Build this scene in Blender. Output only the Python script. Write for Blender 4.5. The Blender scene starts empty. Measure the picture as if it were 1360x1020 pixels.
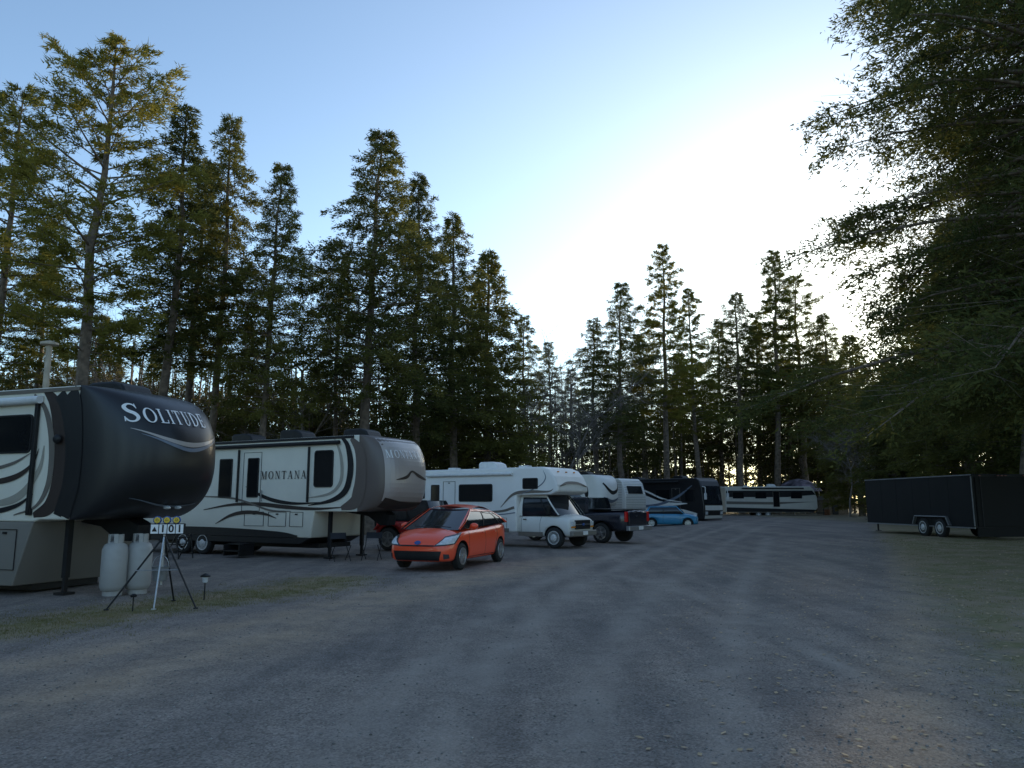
import bpy, math, random
import numpy as np
from mathutils import Vector, Matrix
from mathutils.bvhtree import BVHTree
random.seed(7)
R=math.radians
COL=bpy.context.scene.collection
H=1.7; F=1021.0; TH=math.atan(157/1021.0); CT=math.cos(TH); ST=math.sin(TH)
def sm(t): t=max(0,min(1,t)); return t*t*(3-2*t)
def gz(x,y): return .30*sm((x-7)/7.)*sm((y-14)/12.)
def G(px,py,z=0):
    dx=(px-680)/F; dy=(510-py)/F
    up=ST+CT*dy; fw=CT-ST*dy; t=(z-H)/up
    return (dx*t, fw*t)
def XA(px,Y,z=1.7): return (px-680)/F*(Y*CT+(z-H)*ST)
def ZA(py,Y):
    dy=(510-py)/F
    return H+Y*(ST+CT*dy)/(CT-ST*dy)
# ---------------- materials
def M(name,c,rough=.5,metal=0,var=.12,scale=6,bump=0,bscale=60,coat=0,emit=0,spec=.5,dirt=0):
    m=bpy.data.materials.new(name); m.use_nodes=True; n=m.node_tree; N=n.nodes; L=n.links
    b=N['Principled BSDF']; b.inputs['Roughness'].default_value=rough; b.inputs['Metallic'].default_value=metal
    b.inputs['Coat Weight'].default_value=coat; b.inputs['Coat Roughness'].default_value=.08
    b.inputs['Specular IOR Level'].default_value=spec
    tc=N.new('ShaderNodeTexCoord'); no=N.new('ShaderNodeTexNoise'); no.inputs['Scale'].default_value=scale; no.inputs['Detail'].default_value=5
    L.new(tc.outputs['Object'],no.inputs['Vector'])
    r=N.new('ShaderNodeMapRange'); r.inputs[1].default_value=.3; r.inputs[2].default_value=.7; r.inputs[3].default_value=1-var; r.inputs[4].default_value=1+var
    L.new(no.outputs['Fac'],r.inputs[0])
    mx=N.new('ShaderNodeVectorMath'); mx.operation='SCALE'; mx.inputs[0].default_value=c[:3]
    L.new(r.outputs[0],mx.inputs['Scale'])
    out=mx.outputs[0]
    if dirt:
        sx=N.new('ShaderNodeSeparateXYZ'); L.new(tc.outputs['Object'],sx.inputs[0])
        mr=N.new('ShaderNodeMapRange'); mr.inputs[1].default_value=.3; mr.inputs[2].default_value=1.3; mr.inputs[3].default_value=dirt; mr.inputs[4].default_value=0
        L.new(sx.outputs[2],mr.inputs[0])
        mu=N.new('ShaderNodeMath'); mu.operation='MULTIPLY'; L.new(mr.outputs[0],mu.inputs[0]); L.new(no.outputs['Fac'],mu.inputs[1])
        mi=N.new('ShaderNodeMixRGB'); L.new(mu.outputs[0],mi.inputs[0]); L.new(out,mi.inputs[1]); mi.inputs[2].default_value=(.1,.09,.075,1)
        out=mi.outputs[0]
    L.new(out,b.inputs['Base Color'])
    if bump:
        n2=N.new('ShaderNodeTexNoise'); n2.inputs['Scale'].default_value=bscale; n2.inputs['Detail'].default_value=4
        L.new(tc.outputs['Object'],n2.inputs['Vector'])
        bp=N.new('ShaderNodeBump'); bp.inputs['Strength'].default_value=bump; bp.inputs['Distance'].default_value=.02
        L.new(n2.outputs['Fac'],bp.inputs['Height']); L.new(bp.outputs[0],b.inputs['Normal'])
    return m
m_cream=M('cream_fibreglass',(.78,.74,.62),.4,dirt=.7,var=.04,scale=1.5)
m_white=M('white_fibreglass',(.84,.82,.78),.4,dirt=.6,var=.04,scale=1.5)
m_offw=M('offwhite_fibreglass',(.80,.78,.73),.4,dirt=.6,var=.05,scale=2)
m_beigeb=M('beige_fibreglass',(.62,.58,.50),.4,dirt=.6,var=.05,scale=2)
m_skirt=M('grey_skirt',(.24,.22,.19),.5,dirt=.7,var=.08,scale=2)
m_navy=M('black_gelcoat',(.013,.013,.015),.34,coat=0,var=.1,scale=1)
m_brown=M('brown_gelcoat',(.050,.036,.030),.5,coat=0,var=.08,scale=1,spec=.25)
m_taupe=M('taupe_stripe',(.17,.145,.12),.45,var=.06,spec=.3)
m_tan=M('tan_stripe',(.36,.33,.27),.45,var=.06,spec=.3)
m_dark=M('charcoal_stripe',(.018,.017,.018),.5,var=.1,spec=.25)
m_silver=M('silver_gelcoat',(.42,.37,.34),.32,coat=.2,metal=.1,var=.05,scale=1)
m_bronze=M('bronze_gelcoat',(.13,.10,.085),.38,coat=.1,var=.05,scale=1)
m_black=M('black_plastic',(.015,.015,.016),.45,var=.2,bump=.1,spec=.3)
m_rub=M('tyre_rubber',(.018,.018,.018),.8,var=.25,bump=.25,scale=20)
m_glass=M('dark_glass',(.010,.011,.013),.12,var=.1,spec=.22)
m_tint=M('windshield_glass',(.020,.024,.030),.05,var=.2,scale=2,spec=.5)
m_alloy=M('alloy_metal',(.50,.51,.52),.3,metal=.9,var=.1)
m_alum=M('brushed_aluminium',(.42,.43,.44),.38,metal=.8,var=.12,scale=14)
m_whtm=M('white_painted_metal',(.72,.72,.70),.4,var=.08,dirt=.3,bump=.05)
m_trim=M('dull_edge_trim',(.20,.20,.20),.5,var=.15)
m_tank=M('dusty_tank_paint',(.44,.43,.41),.5,var=.15,dirt=.6,bump=.05)
m_red=M('orange_red_paint',(.96,.090,.028),.28,coat=.5,var=.03,scale=1,dirt=.08)
m_dred=M('deep_red_paint',(.42,.014,.014),.3,coat=.4,var=.05,scale=1,dirt=.2)
m_bluec=M('sky_blue_paint',(.035,.25,.44),.3,coat=.4,var=.04,scale=1,dirt=.2)
m_truck=M('midnight_blue_paint',(.014,.016,.028),.25,coat=.6,var=.05,scale=1,dirt=.3)
m_lens=M('clear_lamp_lens',(.62,.64,.66),.08,spec=1,var=.25,scale=12)
m_rlens=M('red_lamp_lens',(.60,.012,.012),.15,var=.15)
m_drl=M('dull_red_lens',(.12,.008,.008),.3,var=.15)
m_amber=M('amber_lens',(.7,.25,.02),.2)
m_letw=M('pale_lettering',(.84,.84,.83),.4,var=.02)
m_letd=M('dark_lettering',(.03,.022,.02),.5,var=.02,spec=.2)
m_blk=M('black_trailer_skin',(.012,.012,.012),.6,var=.15,scale=2,bump=.05,bscale=5,spec=.3)
m_blk2=M('black_trailer_seam',(.008,.008,.008),.6,var=.1,spec=.2)
m_bluegrey=M('blue_grey_stripe',(.15,.18,.23),.4)
m_cabin=M('headlight_housing',(.05,.05,.055),.2)
m_yel=M('yellow_plastic',(.75,.52,.05),.4)
m_blp=M('blue_plastic',(.03,.09,.30),.5)
m_canv=M('camp_fabric',(.035,.037,.045),.9,bump=.3)
m_wood=M('weathered_wood',(.20,.15,.10),.8,var=.3,bump=.4)
m_beige=M('beige_pipe',(.42,.36,.27),.5,var=.15,bump=.1)
def bark(name,c):
    return M(name,c,.9,var=.45,scale=5,bump=.9,bscale=14)
m_bark=bark('conifer_bark',(.17,.128,.095)); m_bark2=bark('grey_bark',(.20,.17,.145))
def leafmat(name,c1,c2,tr=.35):
    m=bpy.data.materials.new(name); m.use_nodes=True; n=m.node_tree; N=n.nodes; L=n.links; N.clear()
    o=N.new('ShaderNodeOutputMaterial'); d=N.new('ShaderNodeBsdfDiffuse'); t=N.new('ShaderNodeBsdfTranslucent'); x=N.new('ShaderNodeMixShader'); x.inputs[0].default_value=tr
    g=N.new('ShaderNodeNewGeometry'); no=N.new('ShaderNodeTexNoise'); no.inputs['Scale'].default_value=.7; no.inputs['Detail'].default_value=6; no.inputs['Roughness'].default_value=.7
    L.new(g.outputs['Position'],no.inputs['Vector'])
    oi=N.new('ShaderNodeObjectInfo'); ad=N.new('ShaderNodeMath'); ad.operation='MULTIPLY_ADD'; ad.inputs[1].default_value=.25; L.new(oi.outputs['Random'],ad.inputs[0]); L.new(no.outputs['Fac'],ad.inputs[2])
    r=N.new('ShaderNodeValToRGB'); r.color_ramp.elements[0].position=.42; r.color_ramp.elements[0].color=(*c1,1); r.color_ramp.elements[1].position=.82; r.color_ramp.elements[1].color=(*c2,1)
    L.new(ad.outputs[0],r.inputs[0]); L.new(r.outputs[0],d.inputs[0]); L.new(r.outputs[0],t.inputs[0]); L.new(d.outputs[0],x.inputs[1]); L.new(t.outputs[0],x.inputs[2]); L.new(x.outputs[0],o.inputs[0])
    return m
m_pine=leafmat('pine_needles',(.10,.115,.030),(.29,.25,.055),.48)
m_hem=leafmat('hemlock_needles',(.062,.078,.030),(.20,.185,.050),.43)
m_under=leafmat('understory_leaves',(.040,.042,.020),(.17,.14,.045),.35)
# ---------------- mesh builder
class MB:
    def __init__(s): s.v=[];s.f=[];s.m=[]
    def add(s,v,f,mi=0):
        o=len(s.v); s.v+=[tuple(p) for p in v]; s.f+=[tuple(i+o for i in q) for q in f]; s.m+=[mi]*len(f); return s
    def box(s,c,d,rot=None,mi=0):
        v=[Vector(((i&1)-.5,((i>>1)&1)-.5,((i>>2)&1)-.5)) for i in range(8)]
        v=[Vector((p.x*d[0],p.y*d[1],p.z*d[2])) for p in v]
        if rot is not None: v=[rot@p for p in v]
        v=[p+Vector(c) for p in v]
        return s.add(v,[(0,2,3,1),(4,5,7,6),(0,1,5,4),(2,6,7,3),(0,4,6,2),(1,3,7,5)],mi)
    def cyl(s,a,b,r0,r1=None,n=12,mi=0,caps=True):
        r1=r0 if r1 is None else r1
        a=Vector(a);b=Vector(b); d=(b-a).normalized(); u=d.orthogonal().normalized(); w=d.cross(u)
        v=[a+(u*math.cos(2*math.pi*i/n)+w*math.sin(2*math.pi*i/n))*r0 for i in range(n)]+[b+(u*math.cos(2*math.pi*i/n)+w*math.sin(2*math.pi*i/n))*r1 for i in range(n)]
        f=[(i,(i+1)%n,n+(i+1)%n,n+i) for i in range(n)]
        if caps: f+=[tuple(range(n))[::-1],tuple(range(n,2*n))]
        return s.add(v,f,mi)
    def tube(s,pts,r,n=8,mi=0):
        for a,b in zip(pts,pts[1:]): s.cyl(a,b,r,r,n,mi)
        return s
    def prism(s,pts,y0,y1,mi=0):
        n=len(pts); v=[(p[0],y0,p[1]) for p in pts]+[(p[0],y1,p[1]) for p in pts]
        f=[tuple(range(n)),tuple(range(n,2*n))[::-1]]+[(i,n+i,n+(i+1)%n,(i+1)%n) for i in range(n)]
        return s.add(v,f,mi)
    def lathe(s,prof,c=(0,0,0),axis='Z',n=20,mi=0):
        v=[];f=[]
        for (h,r) in prof:
            for i in range(n):
                a=2*math.pi*i/n
                if axis=='Z': v.append((c[0]+r*math.cos(a),c[1]+r*math.sin(a),c[2]+h))
                elif axis=='Y': v.append((c[0]+r*math.cos(a),c[1]+h,c[2]+r*math.sin(a)))
                else: v.append((c[0]+h,c[1]+r*math.cos(a),c[2]+r*math.sin(a)))
        for k in range(len(prof)-1):
            for i in range(n): f.append((k*n+i,k*n+(i+1)%n,(k+1)*n+(i+1)%n,(k+1)*n+i))
        f.append(tuple(range(n))); f.append(tuple(range((len(prof)-1)*n,len(prof)*n)))
        return s.add(v,f,mi)
    def ell(s,c,d,rot=None,mi=0,n=14):
        v=[];f=[]
        m=n//2
        for j in range(m+1):
            b=-math.pi/2+math.pi*j/m
            for i in range(n):
                a=2*math.pi*i/n; p=Vector((d[0]*math.cos(b)*math.cos(a),d[1]*math.cos(b)*math.sin(a),d[2]*math.sin(b)))
                if rot is not None: p=rot@p
                v.append(p+Vector(c))
        for j in range(m):
            for i in range(n): f.append((j*n+i,j*n+(i+1)%n,(j+1)*n+(i+1)%n,(j+1)*n+i))
        return s.add(v,f,mi)
    def build(s,name,mats,parent=None,bevel=0,smooth=False,seg=2,sub=0,label=None):
        me=bpy.data.meshes.new(name); me.from_pydata(s.v,[],s.f)
        if not isinstance(mats,(list,tuple)): mats=[mats]
        for m in mats: me.materials.append(m)
        if len(mats)>1: me.polygons.foreach_set('material_index',s.m)
        if smooth: me.polygons.foreach_set('use_smooth',[True]*len(me.polygons))
        import bmesh
        bm=bmesh.new(); bm.from_mesh(me); bmesh.ops.recalc_face_normals(bm,faces=bm.faces); bm.to_mesh(me); bm.free()
        o=bpy.data.objects.new(name,me); COL.objects.link(o)
        if parent: o.parent=parent
        if bevel:
            b=o.modifiers.new('b','BEVEL'); b.width=bevel; b.segments=seg; b.limit_method='ANGLE'; b.angle_limit=R(35); b.harden_normals=False
        if sub:
            q=o.modifiers.new('s','SUBSURF'); q.levels=sub; q.render_levels=sub
        if label: o['label']=label
        return o
def tag(o,label=None,cat=None,group=None,kind=None):
    if label: o['label']=label
    if cat: o['category']=cat
    if group: o['group']=group
    if kind: o['kind']=kind
    return o
def empty(name,loc,yaw=0,label=None,cat=None,group=None):
    o=bpy.data.objects.new(name,None); COL.objects.link(o); o.location=loc; o.rotation_euler=(0,0,R(yaw)); o.empty_display_size=.3
    return tag(o,label,cat,group)
def textmesh(body,size,spacing=1.,bold=0.,width=None):
    cu=bpy.data.curves.new('t','FONT'); cu.body=body; cu.size=size; cu.space_character=spacing; cu.align_x='CENTER'; cu.align_y='CENTER'; cu.resolution_u=4; cu.offset=bold
    o=bpy.data.objects.new('t',cu); COL.objects.link(o); dg=bpy.context.evaluated_depsgraph_get(); me=bpy.data.meshes.new_from_object(o.evaluated_get(dg))
    v=[tuple(p.co) for p in me.vertices]; f=[tuple(p.vertices) for p in me.polygons]
    bpy.data.objects.remove(o); bpy.data.curves.remove(cu); bpy.data.meshes.remove(me)
    return v,f
def evalmesh(o):
    dg=bpy.context.evaluated_depsgraph_get(); dg.update(); return bpy.data.meshes.new_from_object(o.evaluated_get(dg))
def bvh_of(me): return BVHTree.FromPolygons([v.co.copy() for v in me.vertices],[tuple(p.vertices) for p in me.polygons])
def project(bvh,pts,faces,d,off=.005):
    d=Vector(d).normalized(); v=[];ok=[]
    for p in pts:
        h=bvh.ray_cast(Vector(p)-d*6,d)
        if h[0] is None: ok.append(False); v.append(p)
        else:
            nn=h[1]
            if nn.dot(d)>0: nn=-nn
            v.append(h[0]-d*off*.5+nn*off); ok.append(True)
    f=[q for q in faces if all(ok[i] for i in q)]
    return v,f
def patch(c4,nu=8,nv=4):
    a,b,c,d=[Vector(p) for p in c4]; v=[];f=[]
    for j in range(nv+1):
        for i in range(nu+1):
            s=i/nu;t=j/nv; v.append((a*(1-s)+b*s)*(1-t)+(d*(1-s)+c*s)*t)
    for j in range(nv):
        for i in range(nu): k=j*(nu+1)+i; f.append((k,k+1,k+nu+2,k+nu+1))
    return v,f
def strip(pts,n=8):
    P=[np.array(p,float) for p in pts]; P=[2*P[0]-P[1]]+P+[2*P[-1]-P[-2]]; o=[]
    for i in range(1,len(P)-2):
        for k in range(n):
            t=k/n; a,b,c,d=P[i-1],P[i],P[i+1],P[i+2]
            o.append(.5*((2*b)+(-a+c)*t+(2*a-5*b+4*c-d)*t*t+(-a+3*b-3*c+d)*t**3))
    o.append(P[-2]); v=[];f=[]
    for i,p in enumerate(o):
        q=o[min(i+1,len(o)-1)]-o[max(i-1,0)]; l=math.hypot(q[0],q[1]) or 1; nx,ny=-q[1]/l,q[0]/l; w=max(p[2],.001)
        v+= [(p[0]+nx*w,p[1]+ny*w),(p[0],p[1]),(p[0]-nx*w,p[1]-ny*w)]
        if i: k=3*i; f+=[(k-3,k-2,k+1,k),(k-2,k-1,k+2,k+1)]
    return v,f
# serif lettering built from strokes
def glyph(ch):
    T,t,s,e=.17,.065,.05,.09; P=[]
    rect=lambda x0,y0,x1,y1:P.append(([(x0,y0),(x1,y0),(x1,y1),(x0,y1)],[(0,1,2,3)]))
    def q(a,b,w): P.append(([(a[0]-w/2,a[1]),(a[0]+w/2,a[1]),(b[0]+w/2,b[1]),(b[0]-w/2,b[1])],[(0,1,2,3)]))
    def ser(x,y,w): rect(x-w/2-e,y,x+w/2+e,y+s)
    def stem(x,w=T): rect(x-w/2,0,x+w/2,1); ser(x,0,w); ser(x,1-s,w)
    def arc(cx,cy,rx,ry,a0,a1,tx,ty,n=18):
        v=[];f=[]
        for i in range(n+1):
            a=R(a0+(a1-a0)*i/n); c_,s_=math.cos(a),math.sin(a); v+=[(cx+rx*c_,cy+ry*s_),(cx+(rx-tx)*c_,cy+(ry-ty)*s_)]
            if i: f.append((2*i-2,2*i-1,2*i+1,2*i))
        P.append((v,f))
    if ch=='I': stem(.2); w=.4
    elif ch=='L': stem(.2); rect(.2,0,.68,t); rect(.63,0,.70,.25); w=.74
    elif ch=='T': stem(.4); rect(.02,1-t,.78,1); rect(.02,.76,.08,1); rect(.72,.76,.78,1); w=.8
    elif ch=='E': stem(.2); rect(.2,0,.68,t); rect(.63,0,.70,.24); rect(.2,1-t,.66,1); rect(.60,.78,.66,1); rect(.2,.5-t/2,.5,.5+t/2); rect(.47,.40,.52,.60); w=.74
    elif ch=='D': stem(.2); arc(.28,.5,.58,.5,-90,90,T,t); rect(.18,0,.3,t); rect(.18,1-t,.3,1); w=.9
    elif ch=='O': arc(.48,.5,.46,.52,0,360,T,t,26); w=.96
    elif ch=='U': rect(.12,.3,.12+T,1); ser(.12+T/2,1-s,T); arc(.42,.32,.30,.34,180,360,.12,t); rect(.65,.3,.72,1); ser(.68,1-s,t); w=.84
    elif ch=='S':
        v,f=strip([(.60,.78,.03),(.50,.93,.04),(.30,.95,.045),(.14,.80,.075),(.22,.60,.085),(.46,.45,.09),(.56,.25,.08),(.42,.06,.045),(.20,.05,.04),(.07,.22,.03)],5); P.append((v,f)); rect(.58,.72,.62,.98); rect(.05,.02,.09,.28); w=.66
    elif ch=='M': q((.14,0),(.14,1),t); ser(.14,0,t); rect(.0,1-s,.2,1); q((.50,0),(.18,1),T*.9); q((.48,0),(.82,1),t); q((.86,0),(.86,1),T); ser(.86,0,T); rect(.8,1-s,1.03,1); w=1.02
    elif ch=='N': q((.14,0),(.14,1),t); ser(.14,0,t); rect(.0,1-s,.2,1); q((.74,0),(.18,1),T*.9); q((.76,0),(.76,1),t); ser(.76,1-s,t); w=.88
    elif ch=='A': q((.10,0),(.42,1),t); q((.74,0),(.44,1),T); ser(.10,0,t); ser(.74,0,T*.8); rect(.22,.30,.66,.30+t); w=.88
    return w,P
def serif_text(word,h,width,first=1.,gap=.17):
    x=0; out=[]
    for i,ch in enumerate(word):
        k=first if i==0 else 1.; w,P=glyph(ch)
        for (v,f) in P: out.append(([(x+p[0]*k,p[1]*k) for p in v],f))
        x+=w*k+gap
    x-=gap; sx=width/x
    return [([((p[0]-x/2)*sx,(p[1]-.5)*h) for p in v],f) for v,f in out]
def serif_decal(bv,root,name,mat,pieces,tf,d,off):
    m=MB()
    for i,(v,f) in enumerate(pieces):
        v,f=project(bv,[tf(p) for p in v],f,d,off+.0012*(i%5)); m.add(v,f)
    return m.build(name,mat,root)
_w={}
def wheel(parent,x,y,r,w,out=-1,style='alloy',z=None):
    key=(r,w,style)
    if key not in _w:
        t=MB(); t.lathe([(-w/2,r*.66),(-w/2-.005,r*.80),(-w/2+.01,r*.93),(-w/2+.04,r),(w/2-.04,r),(w/2-.01,r*.93),(w/2,r*.66)],axis='Y',n=36)
        for i in range(36):
            a=2*math.pi*i/36; t.box((r*math.cos(a),0,r*math.sin(a)),(.014,w*.8,.02),Matrix.Rotation(-a,3,'Y'))
        to=t.build('wheel',m_rub,None,smooth=False)
        q=MB(); q.lathe([(-w/2+.0,r*.67),(-w/2-.012,r*.66),(-w/2-.010,r*.60),(-w/2+.03,r*.57),(-w/2+.07,r*.5)],axis='Y',n=32)
        if style=='steel':
            q.lathe([(-w/2+.035,r*.56),(-w/2-.005,r*.34),(-w/2-.005,r*.28),(-w/2-.05,r*.2),(-w/2-.055,.01)],axis='Y',n=24)
            for i in range(8):
                a=2*math.pi*i/8; q.cyl((r*.45*math.cos(a),-w/2+.03,r*.45*math.sin(a)),(r*.45*math.cos(a),-w/2+.005,r*.45*math.sin(a)),r*.06,n=8,mi=1)
        else:
            q.lathe([(-w/2+.01,r*.16),(-w/2-.012,r*.13),(-w/2-.014,.01)],axis='Y',n=16)
            ns=5
            for i in range(ns):
                a=2*math.pi*i/ns+.3
                for da in (-.14,.14):
                    q.box((r*.36*math.cos(a+da),-w/2+.005,r*.36*math.sin(a+da)),(r*.52,.022,r*.085),Matrix.Rotation(-a-da*.6,3,'Y'))
            q.lathe([(-w/2+.06,r*.58),(-w/2+.062,.01)],axis='Y',n=20,mi=1)
        ro=q.build('rim',[m_alloy if style!='steel' else m_whtm,m_black],None)
        _w[key]=(to.data,ro.data); bpy.data.objects.remove(to); bpy.data.objects.remove(ro)
    a,b=_w[key]
    o=bpy.data.objects.new('wheel',a); COL.objects.link(o); o.parent=parent; o.location=(x,y,z if z is not None else r)
    if out>0: o.rotation_euler=(0,0,math.pi)
    c=bpy.data.objects.new('rim',b); COL.objects.link(c); c.parent=o
    return o
# ---------------- fifth wheel trailers
def fifth(root,L,hw,zb,zo,top,x1,N,body,skirt,cap,q=2.2,p=2.6,zsk=1.25,wheels=True,zcf=.42):
    b=MB(); b.prism([(-L,zsk),(-x1+.12,zsk),(-x1+.25,zo),(0,zo),(0,top),(-L,top)],-hw,hw)
    bo=b.build('body',body,root,bevel=.03)
    s=MB(); s.prism([(-L,zb),(-x1-.3,zb),(-x1+.1,zsk-.004),(-L,zsk-.004)],-hw+.01,hw-.01); s.build('skirt',skirt,root,bevel=.02)
    c=MB(); na,nb=48,40; zc=zo+zcf*(top-zo); hu=top-zc; hl=zc-zo; v=[];f=[]
    sg=lambda x:(1 if x>0 else -1)
    for j in range(nb+1):
        bb=(-1+2*j/nb)*math.pi/2; z=zc+(hu if bb>0 else hl)*sg(bb)*abs(math.sin(bb))**(2/q); kz=abs(math.cos(bb))**(2/q)
        for i in range(na+1):
            a=(-1+2*i/na)*math.pi/2; v.append((max(0,N*kz*abs(math.cos(a))**(2/p)),hw*sg(a)*abs(math.sin(a))**(2/p),z))
    for j in range(nb):
        for i in range(na): k=j*(na+1)+i; f.append((k,k+1,k+na+2,k+na+1))
    c.add(v,f); co=c.build('front_cap',cap,root,smooth=True)
    bv=BVHTree.FromPolygons([Vector(x) for x in b.v+c.v],[tuple(x) for x in b.f]+[tuple(i+len(b.v) for i in x) for x in c.f])
    k=MB(); k.box((-L/2-.3,0,zb-.06),(L-1.2-x1,1.5,.14)); k.build('chassis',m_black,root)
    k=MB(); k.prism([(-1.6,zo+.02),(.15*N,zo+.02),(.35*N,zo-.12),(.3*N,zo-.42),(.05,zo-.42),(-.4,zo-.15)],-.2,.2); k.build('pin_box',m_black,root,bevel=.02)
    for s_ in (-1,1):
        k=MB(); k.box((-x1+.5,s_*(hw-.45),zo*.62),(.10,.10,zo*.8)); k.box((-x1+.5,s_*(hw-.45),.35),(.07,.07,.62)); k.box((-x1+.5,s_*(hw-.45),.02),(.25,.25,.04)); k.build('landing_leg',m_black,root)
    if wheels:
        for xx in (-L*.62,-L*.62-.95):
            for s_ in (-1,1): wheel(root,xx,s_*(hw-.14),.38,.24,s_,'steel')
    return bv
def decal(bv,root,name,mat,v,f,d=(0,1,0),off=.006,label=None):
    v,f=project(bv,v,f,d,off); m=MB(); m.add(v,f); return m.build(name,mat,root,label=label)
def sstrip(bv,root,mat,pts,d=(0,1,0),off=.006,n=8,name='stripe'):
    v,f=strip(pts,n)
    if abs(d[1])>.5: v=[(a,0,b) for a,b in v]
    else: v=[(0,a,b) for a,b in v]
    return decal(bv,root,name,mat,v,f,d,off)
def rwin(root,x0,x1,z0,z1,y,name='window',frame=m_black,glass=m_glass,rad=.06,out=-1):
    def rr(x0,x1,z0,z1,r,n=4):
        o=[]
        for (cx,cz,a0) in ((x1-r,z1-r,0),(x0+r,z1-r,90),(x0+r,z0+r,180),(x1-r,z0+r,270)):
            for i in range(n+1): a=R(a0+90*i/n); o.append((cx+r*math.cos(a),cz+r*math.sin(a)))
        return o
    a=rr(x0,x1,z0,z1,rad); b=rr(x0+.035,x1-.035,z0+.035,z1-.035,max(.01,rad-.03)); n=len(a)
    m=MB(); m.add([(p[0],y,p[1]) for p in a]+[(p[0],y+out*.025,p[1]) for p in a]+[(p[0],y+out*.025,p[1]) for p in b]+[(p[0],y+out*.006,p[1]) for p in b],
        [(k*n+i,k*n+(i+1)%n,(k+1)*n+(i+1)%n,(k+1)*n+i) for k in range(3) for i in range(n)])
    w=m.build(name,frame,root)
    g=MB(); g.add([(p[0],y+out*.016,p[1]) for p in b],[tuple(range(n))]); g.build('pane',glass,w)
    return w
def ac_unit(root,x,z,l=.9,w=.7,h=.3,mat=None,y=0):
    m=MB(); m.prism([(x-l/2,z),(x+l/2,z),(x+l/2-.12,z+h*.75),(x+l/2-.35,z+h),(x-l/2+.1,z+h),(x-l/2,z+h*.8)],y-w/2,y+w/2); m.build('air_conditioner',mat or m_black,root,bevel=.05,seg=3)
def hatch(root,x0,x1,z0,z1,y,mat=m_dark,handle=True,name='storage_door',t=.012):
    m=MB()
    for (a,b,c,d) in ((x0,x1,z0,z0+t),(x0,x1,z1-t,z1),(x0,x0+t,z0+t,z1-t),(x1-t,x1,z0+t,z1-t)): m.box(((a+b)/2,y-.006,(c+d)/2),(b-a,.012,d-c))
    if handle: m.box(((x0+x1)/2,y-.015,z1-.07),(.09,.02,.04))
    return m.build(name,mat,root)

# A: nearest trailer, left
lr=empty('fifth_wheel_trailer',(-7.62,15.36,0),-20,'beige fifth wheel trailer with a bulging glossy black nose cap, nearest one at left','camper trailer')
LA,HWA,TOPA,ZOA=10.5,1.25,3.86,1.38
bv=fifth(lr,LA,HWA,.16,ZOA,TOPA,1.0,1.62,m_cream,m_skirt,m_navy,q=2.35,p=2.7,zsk=1.34,zcf=.46)
yA=-HWA
S=lambda mat,pts,d=(0,1,0),off=.006,n=8,name='stripe':sstrip(bv,lr,mat,pts,d,off,n,name)
S(m_brown,[(-.88,3.80,.05),(-.62,3.55,.13),(-.42,3.05,.17),(-.32,2.5,.19),(-.34,2.0,.18),(-.52,1.62,.15),(-.9,1.46,.05)],off=.005)
S(m_navy,[(-.40,3.80,.26),(-.22,3.55,.26),(-.08,3.05,.22),(-.02,2.5,.20),(-.04,2.0,.20),(-.14,1.62,.20),(-.2,1.43,.20)],off=.008)
S(m_taupe,[(-1.15,3.74,.02),(-.84,3.45,.05),(-.64,3.0,.07),(-.56,2.5,.07),(-.60,2.0,.06),(-.86,1.62,.03),(-1.4,1.46,.01)],off=.009)
S(m_tan,[(-3.0,1.62,.01),(-2.0,1.66,.05),(-1.3,1.82,.08),(-.86,2.3,.05),(-.78,2.75,.01)],off=.007)
S(m_brown,[(-3.5,2.05,.01),(-2.3,2.06,.045),(-1.5,2.16,.055),(-1.05,2.4,.03),(-.90,2.7,.005)],off=.010)
S(m_taupe,[(-3.5,2.32,.01),(-2.4,2.30,.03),(-1.6,2.42,.03),(-1.1,2.62,.005)],off=.009)
S(m_dark,[(-3.5,1.50,.02),(-2.2,1.50,.05),(-1.4,1.62,.04),(-.95,1.85,.01)],off=.011)
rwin(lr,-2.7,-1.12,2.62,3.36,yA,rad=.1)
rwin(lr,-4.6,-3.3,2.62,3.38,yA,rad=.1)
m=MB(); m.box((-.99,yA-.05,2.55),(.07,.07,2.1)); m.box((-.99,yA-.03,1.52),(.12,.06,.12)); m.build('awning_arm',m_black,lr,bevel=.01)
m=MB(); m.cyl((-6.5,yA-.09,3.58),(-.90,yA-.09,3.62),.075,n=14); m.box((-3.7,yA-.04,3.68),(5.6,.05,.04)); m.build('awning_roll',m_whtm,lr,smooth=False)
hatch(lr,-2.9,-2.0,.45,1.2,yA); hatch(lr,-1.9,-1.28,.45,1.2,yA)
m=MB(); m.box((-LA/2,yA-.01,TOPA-.06),(LA,.03,.07)); m.build('roof_trim',m_taupe,lr)
ac_unit(lr,-.35,TOPA-.02,1.0,.75,.24); ac_unit(lr,-4.5,TOPA-.02,1.0,.75,.3)
m=MB(); m.ell((-.40,yA-.06,2.86),(.10,.06,.09)); m.build('porch_lamp',m_black,lr,smooth=True)
serif_decal(bv,lr,'nose_lettering',m_letw,serif_text('SOLITUDE',.27,1.52,1.3),lambda p:(0,p[0]-.34,3.29+p[1]),(-1,0,0),.012)
S(m_silver,[(-1.05,3.04,.004),(-.6,2.86,.03),(-.1,2.78,.045),(.4,2.86,.03),(.90,3.05,.004)],d=(-1,0,0),off=.008)
S(m_bluegrey,[(-.95,2.94,.003),(-.5,2.76,.03),(-.1,2.68,.035),(.3,2.76,.03),(.8,2.96,.003)],d=(-1,0,0),off=.010)
S(m_bluegrey,[(-.95,1.78,.003),(-.4,1.66,.014),(.1,1.63,.016),(.6,1.68,.01)],d=(-1,0,0),off=.008)
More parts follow.
